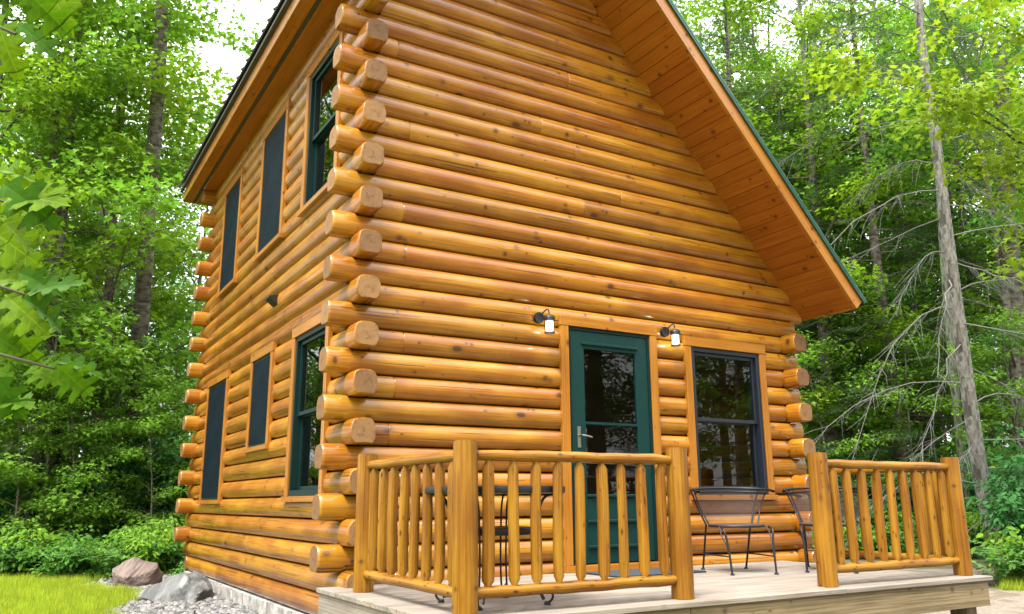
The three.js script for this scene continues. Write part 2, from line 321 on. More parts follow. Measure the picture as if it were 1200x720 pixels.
for (let n = 0; n <= 36; n++) {
  const cy = (n - 1) * CH, odd = n % 2 === 1;       // odd courses: side-wall logs run through the corner
  const top = cy + 0.095, lw = roofL(top), rw = roofR(top - 0.12);
  if (n >= 1) {                                      // front wall
    let s0 = odd ? 0.098 : -PR, s1 = odd && n < 14 ? W - 0.098 : W + 0.135, o = { free0: odd ? 0 : PR - 0.06, free1: odd ? 0 : 0.04 };
    if (odd && n < 29 && RC() < 0.75) o.seam = 0.26 + RC() * 0.16;
    if (n >= 28) { s0 = 0.02; o.free0 = 0; o.seam = null; }
    if (roofL(top) > s0) { s0 = roofL(cy - 0.095) - 0.02; o.slant0 = (y) => roofL(y); o.free0 = 0; }
    if (roofR(top) < s1) { s1 = roofR(cy - 0.095) + 0.02; o.slant1 = (y) => roofR(y) + 0.02; o.free1 = 0; }
    if (s1 - s0 > 0.15) course(frontWall, 'x', 0, s0, s1, cy, frontOpen, o);
  }
  if (n <= 28) {                                     // left side wall, and the back wall whose ends show beyond it
    const low = n === 0;
    course(sideWall, 'z', 0, odd ? -D - PR : -D + 0.098, odd ? (n < 1 ? 0.1 : PR) : -0.098, cy, sideOpen, { free0: odd ? PR - 0.06 : 0, free1: odd ? PR - 0.06 : 0 });
    if (low) part('log', logGeo('z', -0.098, 0.09, cy, 0.0), [M.log[1], M.end[1]], sideWall);
    course(backWall, 'x', -D, odd ? 0.098 : (n ? -PR : -0.1), odd ? W - 0.098 : W, cy, [], { free0: odd || !n ? 0 : PR - 0.06, free1: 0 });
  }
  if (n <= 15) course(rightWall, 'z', W, odd ? -D - 0.2 : -D + 0.098, odd && n < 14 ? PR : -0.098, cy, [], { free0: 0, free1: odd && n < 14 ? PR - 0.06 : 0 });
}
// upper back gable, closed with boards
{ const g = new THREE.ExtrudeGeometry(new THREE.Shape([[0, 5.23], [5.08, 2.4], [5.08, 2.78], [1.243, 6.97], [0, 5.73]].map((p) => new THREE.Vector2(...p))), { depth: 0.05, bevelEnabled: false }); g.translate(0, 0, -D - 0.16); part('gable_board', g, M.interior, backWall); }

// floors and inner partitions
part('floor', box(0.04, W - 0.04, -0.12, -0.03, -D + 0.04, -0.04), M.interior, cabin);
part('ceiling', box(0.04, W - 0.04, 2.42, 2.55, -D + 0.04, -0.04), M.interior, cabin);
part('partition', box(2.2, 2.3, 2.56, 5.75, -D + 0.15, -0.15), M.interior, cabin);
part('partition', box(0.2, W - 0.2, 0.0, 2.4, -2.05, -1.95), M.interior, cabin);

// foundation of split stone
for (let i = 0, z = -D - 0.08; z < 0.05; i++) {
  const w = 0.2 + RC() * 0.22; const z1 = Math.min(0.06, z + w);
  part('foundation_stone', box(-0.085 - RC() * 0.02, 0.08, GY - 0.12, -0.289, z + 0.006, z1 - 0.006, 0.8, 0.8, RC() * 5, 0.012), M.foundation[i % 3], cabin); z = z1;
}
part('foundation_wall', box(-0.04, W + 0.05, GY - 0.12, -0.3, -D - 0.05, 0.05), M.foundation[0], cabin);

// roof
function turnOut(g) {                                 // after mirroring a geometry: restore its winding
  if (g.index) { const a = g.index.array; for (let i = 0; i < a.length; i += 3) { const t = a[i]; a[i] = a[i + 1]; a[i + 1] = t; } return; }
  for (const n of ['position', 'normal', 'uv']) { const t = g.attributes[n], z = t.itemSize; for (let i = 0; i < t.count; i += 3) for (let q = 0; q < z; q++) { const k = t.array[i * z + q]; t.array[i * z + q] = t.array[(i + 1) * z + q]; t.array[(i + 1) * z + q] = k; } }
}
{
  const roof = group('roof', cabin);
  const OH = 0.80, back = -D - 0.62, slR = Math.atan(1.093), cs = Math.cos(slR), sn = Math.sin(slR);
  const ridge = [1.243, 6.993];
  // right slope: tongue and groove soffit planks, each one laid along the ridge direction
  const RS = mulberry(5); let d = 0.0; const total = Math.hypot(5.261 - ridge[0], 6.993 - 2.6), pw = 0.138;
  for (let i = 0; d < total - 0.02; i++) {
    const a = d + 0.0015, b = Math.min(total, d + pw) - 0.0015; d += pw;
    const g = box(a, b, 0, 0.018, 0.03, OH - 0.03, 0.6, 2.4, RS() * 4, 0.004);
    const uv = g.attributes.uv, p = g.attributes.position, oo = RS() * 3; for (let k = 0; k < uv.count; k++) uv.setXY(k, p.getZ(k) / 2.4 + oo, p.getX(k) / 0.6 + oo);
    g.scale(1, 1, -1); turnOut(g);                    // local x runs up the slope, y is outwards
    g.applyMatrix4(new THREE.Matrix4().makeBasis(V3(-cs, sn, 0), V3(sn, cs, 0), V3(0, 0, -1)).setPosition(5.261, 2.6, 0));
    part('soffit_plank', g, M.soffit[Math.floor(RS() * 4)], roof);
  }
  const slab = (x0, x1, y0, y1, z0, z1, mm, name) => {     // in slope space of the right side
    const g = box(x0, x1, y0, y1, z0, z1, 2.4, 0.6, RS() * 3, 0.003); g.scale(1, 1, -1); turnOut(g); g.applyMatrix4(new THREE.Matrix4().makeBasis(V3(-cs, sn, 0), V3(sn, cs, 0), V3(0, 0, -1)).setPosition(5.261, 2.6, 0)); return part(name, g, mm, roof);
  };
  slab(-0.02, total, -0.0, 0.145, OH - 0.03, OH + 0.008, M.trim, 'rake_board');
  slab(-0.05, total, 0.148, 0.172, back, OH + 0.035, M.metalRoof, 'metal_sheet');
  slab(-0.045, total, 0.126, 0.1475, OH + 0.009, OH + 0.032, M.metalRoof, 'drip_edge');
  for (let z = OH - 0.2; z > back; z -= 0.3) slab(-0.045, total, 0.172, 0.19, z - 0.015, z + 0.015, M.metalRoof, 'roof_rib');
  slab(0.0, total, 0.02, 0.14, back + 0.05, -0.15, M.interior, 'rafter_deck');
  slab(-0.02, 0.0, 0.0, 0.14, back, OH - 0.032, M.trim, 'eave_board');
  // left slope
  const tl = Math.hypot(ridge[0] + 0.43, ridge[1] - 5.32), c2 = Math.SQRT1_2;
  const slabL = (x0, x1, y0, y1, z0, z1, mm, name) => { const g = box(x0, x1, y0, y1, z0, z1, 2.4, 0.6, RS() * 3, 0.003); g.applyMatrix4(new THREE.Matrix4().makeBasis(V3(c2, c2, 0), V3(-c2, c2, 0), V3(0, 0, 1)).setPosition(-0.43, 5.32, 0)); return part(name, g, mm, roof); };
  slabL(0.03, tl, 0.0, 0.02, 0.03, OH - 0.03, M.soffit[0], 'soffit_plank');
  slabL(0, tl, 0, 0.12, OH - 0.03, OH + 0.008, M.trim, 'rake_board');
  slabL(0.1, tl, 0.02, 0.12, back + 0.05, -0.15, M.interior, 'rafter_deck');
  slabL(-0.0, tl + 0.1, 0.125, 0.145, back - 0.03, OH + 0.035, M.roofEdge, 'metal_sheet');
  for (let z = OH - 0.2; z > back; z -= 0.23) slabL(-0.005, tl, 0.145, 0.165, z - 0.014, z + 0.014, M.roofEdge, 'roof_rib');
  // left eave: fascia, two soffit boards with the dark vent strip between them
  part('fascia', box(-0.455, -0.43, 5.195, 5.345, back, OH - 0.035, 2.4, 0.6, 0.4), M.trim, roof);
  part('drip_edge', box(-0.50, -0.457, 5.348, 5.385, back - 0.03, OH, 2.4, 0.6), M.roofEdge, roof);
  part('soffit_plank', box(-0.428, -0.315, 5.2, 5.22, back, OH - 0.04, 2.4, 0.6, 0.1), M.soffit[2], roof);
  part('vent_strip', box(-0.314, -0.268, 5.212, 5.228, back, OH - 0.04, 2.4, 0.6, 0.1), M.roofEdge, roof);
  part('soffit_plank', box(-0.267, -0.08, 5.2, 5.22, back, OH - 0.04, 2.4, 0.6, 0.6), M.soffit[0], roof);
  part('eave_return', box(-0.43, 0.0, 5.2, 5.4, back - 0.025, back - 0.002, 2.4, 0.6, 0.9), M.trim, roof);
}

// windows; frame(...) works in wall space: s along the wall, y up, d outward, mapped by `map`
function wallBox(axis, s0, s1, y0, y1, d0, d1, ou = 0, bevel = 0.003) {
  return axis === 'x' ? box(s0, s1, y0, y1, d0, d1, 2.4, 0.6, ou, bevel) : box(-d1, -d0, y0, y1, s0, s1, 2.4, 0.6, ou, bevel);
}
function window_(axis, s0, s1, y0, y1, style, label) {
  const w = group('window', cabin); if (label) w.userData.label = label;
  const fm = style === 'black' ? M.blackFrame : M.darkGreen, P = (n, a, b, c, d, e, f, m) => part(n, wallBox(axis, a, b, c, d, e, f, RC() * 4), m, w);
  const T = 0.082, o0 = 0.075, o1 = 0.118;
  // casing boards
  P('casing', s0 - T, s0 - 0.001, y0 + 0.001, y1 - 0.001, o0, o1, M.trim); P('casing', s1 + 0.001, s1 + T, y0 + 0.001, y1 - 0.001, o0, o1, M.trim);
  P('casing', s0 - T - 0.008, s1 + T + 0.008, y1 + 0.001, y1 + 0.095, o0, o1 + 0.004, M.trim);
  P('sill', s0 - T - 0.015, s1 + T + 0.015, y0 - 0.05, y0 - 0.001, 0.05, o1 + 0.022, M.trim);
  // reveal
  P('jamb', s0 + 0.001, s0 + 0.045, y0, y1, -0.06, 0.102, fm); P('jamb', s1 - 0.045, s1 - 0.001, y0, y1, -0.06, 0.102, fm);
  P('head', s0 + 0.046, s1 - 0.046, y1 - 0.045, y1 - 0.001, -0.06, 0.1, fm); P('bottom_rail', s0 + 0.046, s1 - 0.046, y0 + 0.001, y0 + 0.05, -0.06, 0.104, fm);
  const ym = (y0 + y1) / 2 + 0.0, a = s0 + 0.047, b = s1 - 0.047;
  const sash = (c, d, o) => { P('sash', a, a + 0.035, c, d, o, o + 0.03, fm); P('sash', b - 0.035, b, c, d, o, o + 0.03, fm); P('sash', a + 0.036, b - 0.036, d - 0.035, d, o, o + 0.03, fm); P('sash', a + 0.036, b - 0.036, c, c + 0.035, o, o + 0.03, fm);
    part('pane', (() => { const g = new THREE.PlaneGeometry(b - a - 0.072, d - c - 0.072); if (axis === 'x') g.translate((a + b) / 2, (c + d) / 2, o + 0.012); else { g.rotateY(-Math.PI / 2); g.translate(-(o + 0.012), (c + d) / 2, (a + b) / 2); } return g; })(), M.glass, w); };
  sash(ym - 0.012, y1 - 0.047, 0.04); sash(y0 + 0.052, ym + 0.012, 0.005);
  if (style === 'screen') {                          // slack cloth in a slim frame
    const sw = b - a + 0.04, sh = y1 - y0 - 0.06, g = new THREE.PlaneGeometry(sw, sh, 16, 24), p = g.attributes.position, k1 = RC() * 6, k2 = RC() * 6;
    for (let i = 0; i < p.count; i++) { const x = p.getX(i), y = p.getY(i), e = (1 - Math.pow(Math.abs(2 * x / sw), 4)) * (1 - Math.pow(Math.abs(2 * y / sh), 6)); p.setZ(i, e * (0.006 * Math.sin(x * 9 + y * 5 + k1) + 0.004 * Math.sin(y * 11 - x * 6 + k2))); }
    g.computeVertexNormals(); g.rotateY(-Math.PI / 2); g.translate(-0.112, (y0 + y1) / 2, (a + b) / 2); part('insect_screen', g, M.screen, w);
  }
  return w;
}
window_('x', 3.53, 4.505, 0.66, 2.14, 'black', 'dark framed sash window beside the door');
window_('z', ...sideOpen[0], 'open', 'upper sash window near the front corner');
window_('z', ...sideOpen[1], 'screen'); window_('z', ...sideOpen[2], 'screen');
window_('z', ...sideOpen[3], 'open', 'lower green sash window near the front corner');
window_('z', ...sideOpen[4], 'screen', 'small screened window between two taller ones'); window_('z', ...sideOpen[5], 'screen');

// front door: green storm door with tall glass, sliding bar, kick panel
{
  const d = group('door', cabin); d.userData.label = 'dark green storm door with tall glass pane';
  const P = (n, a, b, c, e, f, g, m, bv = 0.003) => part(n, box(a, b, c, e, f, g, 2.4, 0.6, RC() * 4, bv), m, d);
  P('casing', 1.935, 2.019, 0.06, 2.199, 0.075, 0.12, M.trim); P('casing', 2.991, 3.075, 0.06, 2.199, 0.075, 0.12, M.trim);
  P('casing', 1.925, 3.085, 2.2, 2.285, 0.075, 0.124, M.trim); P('threshold', 1.93, 3.08, 0.002, 0.058, 0.06, 0.15, M.trim);
  P('frame', 2.021, 2.052, 0.06, 2.197, -0.02, 0.105, M.darkGreen); P('frame', 2.958, 2.989, 0.06, 2.197, -0.02, 0.105, M.darkGreen); P('frame', 2.053, 2.957, 2.166, 2.197, -0.02, 0.105, M.darkGreen);
  // storm door leaf
  const z0 = 0.062, z1 = 0.098;
  P('stile', 2.055, 2.2, 0.07, 2.163, z0, z1, M.greenPaint); P('stile', 2.81, 2.955, 0.07, 2.163, z0, z1, M.greenPaint);
  P('rail', 2.201, 2.809, 2.0, 2.163, z0, z1, M.greenPaint); P('rail', 2.201, 2.809, 0.07, 0.64, z0, z1 - 0.012, M.greenPaint);
  P('rail', 2.201, 2.809, 1.295, 1.318, z0, z1 + 0.002, M.greenPaint);
  P('moulding', 2.17, 2.84, 2.035, 2.062, z1 + 0.001, z1 + 0.022, M.greenPaint, 0.008);
  for (const y of [0.655, 0.43, 0.21]) P('moulding', 2.2, 2.81, y - 0.013, y + 0.013, z1 - 0.011, z1 + 0.012, M.greenPaint, 0.006);
  part('pane', new THREE.PlaneGeometry(0.6, 0.68).translate(2.505, 1.66, 0.08), M.glass, d);
  part('pane', new THREE.PlaneGeometry(0.6, 0.64).translate(2.505, 0.97, 0.085), M.glass, d);
  // lever handle
  P('handle_plate', 2.105, 2.14, 1.08, 1.27, z1 + 0.001, z1 + 0.008, M.brass); part('handle', mergeGeometries([tube([V3(2.122, 1.19, z1 + 0.008), V3(2.122, 1.19, z1 + 0.05)], 0.009, 2, 8), tube([V3(2.12, 1.19, z1 + 0.05), V3(2.17, 1.185, z1 + 0.055), V3(2.235, 1.175, z1 + 0.045)], 0.009, 8, 8)]), M.brass, d);
}
// hooded vent on the side wall
{
  const g = new THREE.BufferGeometry(); const s = new THREE.Shape([new THREE.Vector2(0, 0), new THREE.Vector2(0.1, -0.02), new THREE.Vector2(0.1, -0.035), new THREE.Vector2(0.0, -0.11)].map((p) => p));
  const e = new THREE.ExtrudeGeometry(s, { depth: 0.17, bevelEnabled: false }); e.rotateY(Math.PI); // x -> -x, z -> -z
  e.translate(-0.095, 2.72, -2.1); part('dryer_vent', e, M.iron, cabin);
}
console.log('cabin done');

// ------------------------------------------------------------------ wall lanterns
const glowM = mat({ color: rgb(0.9, 0.9, 0.88), emissive: rgb(1, 0.98, 0.94), emissiveIntensity: 0.4, roughness: 0.4 });
function lantern(x, y, label) {
  const t = thing('wall_lantern', label, 'lantern', [x, y, 0.1], 0, 'lanterns on the front wall');
  part('back_plate', new THREE.CylinderGeometry(0.05, 0.054, 0.028, 24).rotateX(Math.PI / 2).translate(-0.02, 0.03, 0.012), M.iron, t);
  part('arm', tube([V3(-0.02, 0.03, 0.03), V3(0, 0.075, 0.055), V3(0.03, 0.1, 0.085), V3(0.035, 0.06, 0.1)], 0.007, 16, 8), M.iron, t);
  part('cap', new THREE.LatheGeometry([[0.0, 0.045], [0.022, 0.045], [0.05, 0.032], [0.052, 0.0], [0.046, -0.002]].map(([a, b]) => new THREE.Vector2(a, b)), 24).translate(0.035, 0.0, 0.1), M.iron, t);
  part('glass_jar', new THREE.LatheGeometry([[0.046, 0.0], [0.047, -0.1], [0.044, -0.115], [0.0, -0.118]].map(([a, b]) => new THREE.Vector2(a, b)), 24).translate(0.035, -0.003, 0.1), M.glass, t);
  part('bulb', new THREE.CylinderGeometry(0.036, 0.036, 0.09, 20).translate(0.035, -0.058, 0.1), glowM, t);
  part('base_ring', new THREE.TorusGeometry(0.046, 0.004, 8, 28).rotateX(Math.PI / 2).translate(0.035, -0.122, 0.1), M.iron, t);
  part('knob', new THREE.CylinderGeometry(0.006, 0.006, 0.05, 8).rotateZ(Math.PI / 2).translate(0.1, 0.0, 0.1), M.iron, t);
  const l = new THREE.PointLight(rgb(1, 0.96, 0.92), 0.04, 0, 2); l.position.set(0.035, -0.06, 0.1); l.castShadow = true; t.add(l);
}
lantern(1.72, 2.21, 'black jar lantern glowing white on the logs left of the green door');
lantern(3.215, 2.225, 'black jar lantern glowing white between the green door and the dark window');

// ------------------------------------------------------------------ porch deck
{
  const RD = mulberry(31), t = thing('porch_deck', 'weathered pale plank porch deck in front of the log cabin', 'deck');
  const x0 = -0.27, x1 = 4.62, zb = 0.112, zf = 2.3, bw = 0.1365; let i = 0;
  for (let z = zb; z < zf - 0.03; z += bw, i++) {
    const ze = Math.min(z + bw - 0.008, zf), cut = x0 + (x1 - x0) * (0.3 + 0.4 * RD());
    const yy = (RD() - 0.5) * 0.002;
    part('deck_board', box(x0, cut - 0.002, -0.032, yy, z, ze, 2.4, 0.6, RD() * 7, 0.004), M.deck[i % 4], t);
    part('deck_board', box(cut + 0.002, x1, -0.032, yy, z, ze, 2.4, 0.6, RD() * 7, 0.004), M.deck[(i + 1 + Math.floor(RD() * 3)) % 4], t);
  }
  part('rim_joist', box(x0 + 0.06, 1.4, -0.225, -0.034, zf - 0.075, zf - 0.035, 2.4, 0.4, 0.3), M.rim, t);
  part('rim_joist', box(1.404, x1 - 0.045, -0.225, -0.034, zf - 0.075, zf - 0.035, 2.4, 0.4, 0.72), M.rim, t);
  part('rim_joist', box(x0 + 0.02, x0 + 0.058, -0.225, -0.034, zb, zf - 0.036, 2.4, 0.4, 0.1), M.rimGrey, t);
  part('rim_joist', box(x1 - 0.085, x1 - 0.046, -0.225, -0.034, zb, zf - 0.077, 2.4, 0.4, 0.5), M.rim, t);
  for (let x = 0.3; x < 4.4; x += 0.6) part('joist', box(x, x + 0.04, -0.22, -0.034, zb + 0.02, zf - 0.08, 2.4, 0.4, RD()), M.rim, t);
  for (const x of [-0.15, 2.1, 4.36]) part('support_post', box(x, x + 0.14, GY - 0.05, -0.227, zf - 0.25, zf - 0.11, 2.4, 0.4, RD() * 3), M.rim, t);
}
{
  const o = shade(new THREE.Mesh(new RoundedBoxGeometry(0.95, 0.014, 0.5, 2, 0.006), M.mat)); o.name = 'door_mat'; o.position.set(2.5, 0.009, 0.5); o.userData = { label: 'dark mat lying on the deck in front of the door', category: 'mat' }; scene.add(o);
}

// ------------------------------------------------------------------ log railings
const RR = mulberry(400);
function roundPost(x, z, t) {
  const pts = [], rad = []; const lean = (RR() - 0.5) * 0.01;
  for (let i = 0; i <= 7; i++) { pts.push(V3(x + lean * i / 7, 0.002 + 0.935 * i / 7, z)); rad.push(0.0725 * (1 + (RR() - 0.5) * 0.03) * (1 - 0.03 * i / 7)); }
  pts.push(V3(x + lean, 0.948, z)); rad.push(0.062);
  part('post', taper(pts, rad, 20, 1.2, RR() * 3), M.peel[Math.floor(RR() * 4)], t);
}
function runRail(ax, az, bx, bz, n, t) {
  const A = V3(ax, 0, az), B = V3(bx, 0, bz), dir = B.clone().sub(A).normalize();
  const rail = (name, y, r) => { const p = [], q = []; for (let i = 0; i <= 10; i++) { const s = i / 10; p.push(A.clone().lerp(B, s).add(V3(0, y + (RR() - 0.5) * 0.006, 0))); q.push(r * (1 + (RR() - 0.5) * 0.1) * (i === 0 || i === 10 ? 0.86 : 1)); } part(name, taper(p, q, 14, 1.2, RR() * 3), M.peel[Math.floor(RR() * 4)], t); };
  rail('top_rail', 0.868, 0.034); rail('bottom_rail', 0.118, 0.034);
  for (let i = 0; i < n; i++) {
    const c = A.clone().lerp(B, (i + 0.5 + (RR() - 0.5) * 0.12) / n), r = 0.031 + RR() * 0.0065, p = [], q = [];
    const l = (RR() - 0.5) * 0.016, y0 = 0.14, y1 = 0.845;
    const prof = [[0, 0.014], [0.012, 0.016], [0.055, 0.97 * r / 0.03 * 0.03], [0.2, r], [0.4, r * (0.96 + RR() * 0.07)], [0.6, r * (0.95 + RR() * 0.07)], [0.8, r * 0.97], [0.94, r * 0.95], [0.985, 0.0165], [1, 0.014]];
    for (const [s, rr] of prof) { p.push(c.clone().add(V3(dir.x * l * s + 0.003 * Math.sin(s * 5 + i), y0 + (y1 - y0) * s, dir.z * l * s))); q.push(rr); }
    part('baluster', taper(p, q, 12, 1.2, RR() * 3), M.peel[Math.floor(RR() * 4)], t);
  }
}
{
  const t = thing('porch_railing', 'peeled log railing wrapping the deck corner in front of the iron table', 'railing', [0, 0, 0], 0, 'log railings of the porch');
  roundPost(-0.085, 0.58, t); roundPost(-0.085, 2.12, t); roundPost(1.475, 2.12, t);
  runRail(-0.085, 0.64, -0.085, 2.06, 8.5 | 0, t); runRail(-0.02, 2.12, 1.41, 2.12, 9, t);
  const u = thing('porch_railing', 'peeled log railing in front of the patio chairs at the deck end by the woods', 'railing', [0, 0, 0], 0, 'log railings of the porch');
  roundPost(2.85, 2.12, u); roundPost(4.49, 2.12, u); roundPost(4.49, 0.8, u);
  runRail(2.915, 2.12, 4.43, 2.12, 9, u); runRail(4.49, 0.86, 4.49, 2.05, 8, u);
}

// ------------------------------------------------------------------ patio chairs and table
function patioChair(label) {
  const t = thing('patio_chair', label, 'chair', [0, 0, 0], 0, 'iron mesh chairs on the deck');
  // local: +z is forward, seat at y 0.40
  const ty = (s) => { const b = V3(s * 0.21, 0.39, -0.17), e = V3(s * 0.205, 0.0, -0.31); return tube([b, V3(s * 0.208, 0.18, -0.245), e], 0.0095, 12, 8); };
  for (const s of [-1, 1]) {
    part('leg', ty(s), M.iron, t);
    part('leg', tube([V3(s * 0.215, 0.385, 0.17), V3(s * 0.22, 0.36, 0.235), V3(s * 0.205, 0.26, 0.262), V3(s * 0.195, 0.0, 0.30)], 0.0095, 18, 8), M.iron, t);
    part('leg_brace', tube([V3(s * 0.215, 0.385, 0.13), V3(s * 0.222, 0.31, 0.19), V3(s * 0.2, 0.22, 0.245), V3(s * 0.203, 0.17, 0.265)], 0.006, 14, 6), M.iron, t);
    part('stretcher', tube([V3(s * 0.205, 0.14, -0.25), V3(s * 0.2, 0.145, 0.27)], 0.006, 4, 6), M.iron, t);
    for (const z of [-0.31, 0.30]) part('foot', new THREE.CylinderGeometry(0.016, 0.019, 0.012, 12).translate(s * (z < 0 ? 0.205 : 0.195), 0.0065, z), M.iron, t);
    // back uprights, doubled, spreading towards the hoop
    part('back_upright', tube([V3(s * 0.215, 0.39, -0.15), V3(s * 0.27, 0.55, -0.2), V3(s * 0.325, 0.70, -0.2)], 0.009, 12, 8), M.iron, t);
    part('back_upright', tube([V3(s * 0.225, 0.39, -0.05), V3(s * 0.29, 0.56, -0.1), V3(s * 0.345, 0.695, -0.08)], 0.007, 12, 8), M.iron, t);
  }
  part('stretcher', tube([V3(-0.204, 0.15, -0.25), V3(0.204, 0.15, -0.25)], 0.006, 4, 6), M.iron, t);
  const hoop = (r, y, z0) => { const p = []; for (let i = 0; i <= 16; i++) { const a = Math.PI * (i / 16); p.push(V3(Math.cos(a) * r, y + 0.02 * Math.sin(a), z0 - Math.sin(a) * r * 0.62)); } return p; };
  const top = [V3(0.35, 0.68, 0.05), ...hoop(0.355, 0.695, -0.06), V3(-0.35, 0.68, 0.05)];
  part('back_hoop', tube(top, 0.012, 48, 8), M.iron, t); part('back_hoop', tube(hoop(0.33, 0.665, -0.07), 0.008, 40, 8), M.iron, t);
  // woven mesh back: lofted from the seat rim to the hoop
  { const up = hoop(0.34, 0.67, -0.065), lo = hoop(0.215, 0.4, -0.13).map((p) => { p.z = -0.13 - (-(p.z + 0.13)) * 0.55; return p; }), pos = [], idx = [], N = 17, K = 5;
    for (let i = 0; i < N; i++) for (let k = 0; k <= K; k++) { const p = lo[i].clone().lerp(up[i], k / K); p.z -= 0.02 * Math.sin(k / K * 3.14); pos.push(p.x, p.y, p.z); }
    for (let i = 0; i < N - 1; i++) for (let k = 0; k < K; k++) { const a = i * (K + 1) + k, b = a + K + 1; idx.push(a, b, a + 1, b, b + 1, a + 1); }
    const g = new THREE.BufferGeometry(); g.setAttribute('position', new THREE.Float32BufferAttribute(pos, 3)); g.setIndex(idx); g.computeVertexNormals(); part('back_mesh', g, M.mesh, t); }
  { const s = new THREE.Shape(); s.absellipse(0, 0, 0.235, 0.225, 0, Math.PI * 2); const g = new THREE.ExtrudeGeometry(s, { depth: 0.012, bevelEnabled: true, bevelSize: 0.006, bevelThickness: 0.008, bevelSegments: 2, curveSegments: 24 }); g.rotateX(-Math.PI / 2); g.translate(0, 0.385, 0); part('seat', g, M.seat, t); }
  part('seat_rim', new THREE.TorusGeometry(0.235, 0.011, 8, 40).rotateX(Math.PI / 2).scale(1, 1, 0.96).translate(0, 0.388, 0), M.iron, t);
  return t;
}
const chair = patioChair('black iron patio chair standing under the dark window');
chair.position.set(3.235, 0.001, 0.875); chair.rotation.y = -0.37;
{
  const c = chair.clone(); c.name = numbered('patio_chair'); c.userData = { ...chair.userData, label: 'black iron patio chair half hidden behind the railing post' }; scene.add(c);
  c.position.set(4.03, 0.001, 1.2); c.rotation.y = -0.9;
}
{
  const t = thing('patio_table', 'round black wrought iron table with scrolled feet behind the corner railing', 'table', [0.34, 0, 1.68], 0.03);
  part('table_top', new THREE.LatheGeometry([[0, 0.70], [0.44, 0.70], [0.452, 0.695], [0.452, 0.662], [0.44, 0.658], [0, 0.672]].map(([a, b]) => new THREE.Vector2(a, b)), 48), M.iron, t);
  part('shelf', new THREE.LatheGeometry([[0, 0.452], [0.262, 0.452], [0.27, 0.447], [0.27, 0.415], [0.262, 0.411], [0, 0.425]].map(([a, b]) => new THREE.Vector2(a, b)), 40), M.iron, t);
  for (let k = 0; k < 4; k++) {
    const a = Math.PI / 4 + k * Math.PI / 2, dx = Math.cos(a), dz = Math.sin(a), nx = -dz, nz = dx, rods = [];
    for (const s of [-1, 1]) { const w = 0.018 * s; rods.push(tube([[0.40, 0.655], [0.33, 0.635], [0.29, 0.56], [0.275, 0.44], [0.262, 0.28], [0.28, 0.1], [0.315, 0.03]].map(([r, y]) => V3(dx * r + nx * w, y, dz * r + nz * w)), 0.0065, 32, 7)); }
    part('leg', mergeGeometries(rods), M.iron, t);
    const sc = []; for (let i = 0; i <= 14; i++) { const f = i / 14, th = -Math.PI * 0.62 + f * Math.PI * 1.5, rr = 0.042 * (1 - 0.45 * f); sc.push(V3(dx * (0.335 + rr * Math.cos(th)), 0.055 + rr * Math.sin(th), dz * (0.335 + rr * Math.cos(th)))); }
    const scr = part('scroll_foot', tube(sc, 0.0075, 30, 7), M.iron, t);
    part('foot_pad', new THREE.CylinderGeometry(0.019, 0.021, 0.016, 14).translate(dx * 0.335, 0.0085, dz * 0.335), M.iron, t);
  }
}

// ------------------------------------------------------------------ boulders and gravel
function rockGeo(seed, sx, sy, sz, facets) {
  const R = mulberry(seed), g0 = new THREE.IcosahedronGeometry(1, 14), p = g0.attributes.position, planes = [];
  for (let i = 0; i < facets; i++) { const d = V3(R() - 0.5, R() - 0.35, R() - 0.5).normalize(); planes.push([d, 0.62 + R() * 0.25]); }
  for (let i = 0; i < p.count; i++) {
    const v = V3(p.getX(i), p.getY(i), p.getZ(i)); let m = 1;
    for (const [d, o] of planes) { const c = v.dot(d); if (c > 0.01) m = Math.min(m, o / c); }
    const n = fbm(v.x * 0.25 + 0.5 + v.z * 0.13, v.y * 0.25 + 0.5 + v.z * 0.21, 8, 8, seed + 3, 5);
    v.multiplyScalar(m * (0.86 + 0.30 * n)); p.setXYZ(i, v.x * sx, v.y * sy, v.z * sz);
  }
  g0.computeVertexNormals(); const uv = g0.attributes.uv; for (let i = 0; i < uv.count; i++) uv.setXY(i, p.getX(i) * 1.3 + p.getZ(i) * 0.9, p.getY(i) * 1.5 + p.getZ(i) * 0.6 - p.getX(i) * 0.3);
  return g0;
}
const rockTex = (s, a, b, c) => makeTex(512, 512, (u, v) => { const n = fbm(u, v, 7, 7, s, 6), m = fbm(u, v, 40, 40, s + 8, 3), k = fbm(u, v, 5, 6, s + 20, 5); let x = mix3(a, b, clamp(0.5 + (n - 0.5) * 2.2 + (m - 0.5) * 0.9)); return mix3(x, c, smooth(0.56, 0.72, k)); });
{
  const tA = rockTex(801, [0.0639, 0.04, 0.032], [0.1598, 0.1172, 0.0959], [0.1918, 0.1598, 0.1439]), tB = rockTex(821, [0.0533, 0.0559, 0.0533], [0.1439, 0.1439, 0.1385], [0.1918, 0.1865, 0.1785]);
  const mk = (name, geo, tex, px, py, label) => { const o = shade(new THREE.Mesh(geo, mat({ map: tex, bumpMap: tex, bumpScale: 0.03, roughness: 0.9 }))); o.name = numbered(name); o.userData = { label, category: 'boulder' }; o.position.set(...px); scene.add(o); };
  mk('boulder', rockGeo(11, 0.33, 0.34, 0.36, 9), tA, [-0.74, GY + 0.10, -5.9], 0, 'smaller brownish boulder at the edge of the lawn');
  mk('boulder', rockGeo(23, 0.41, 0.34, 0.46, 12), tB, [-0.53, GY + 0.0, -3.9], 0, 'larger grey boulder on the gravel beside the cabin');
}
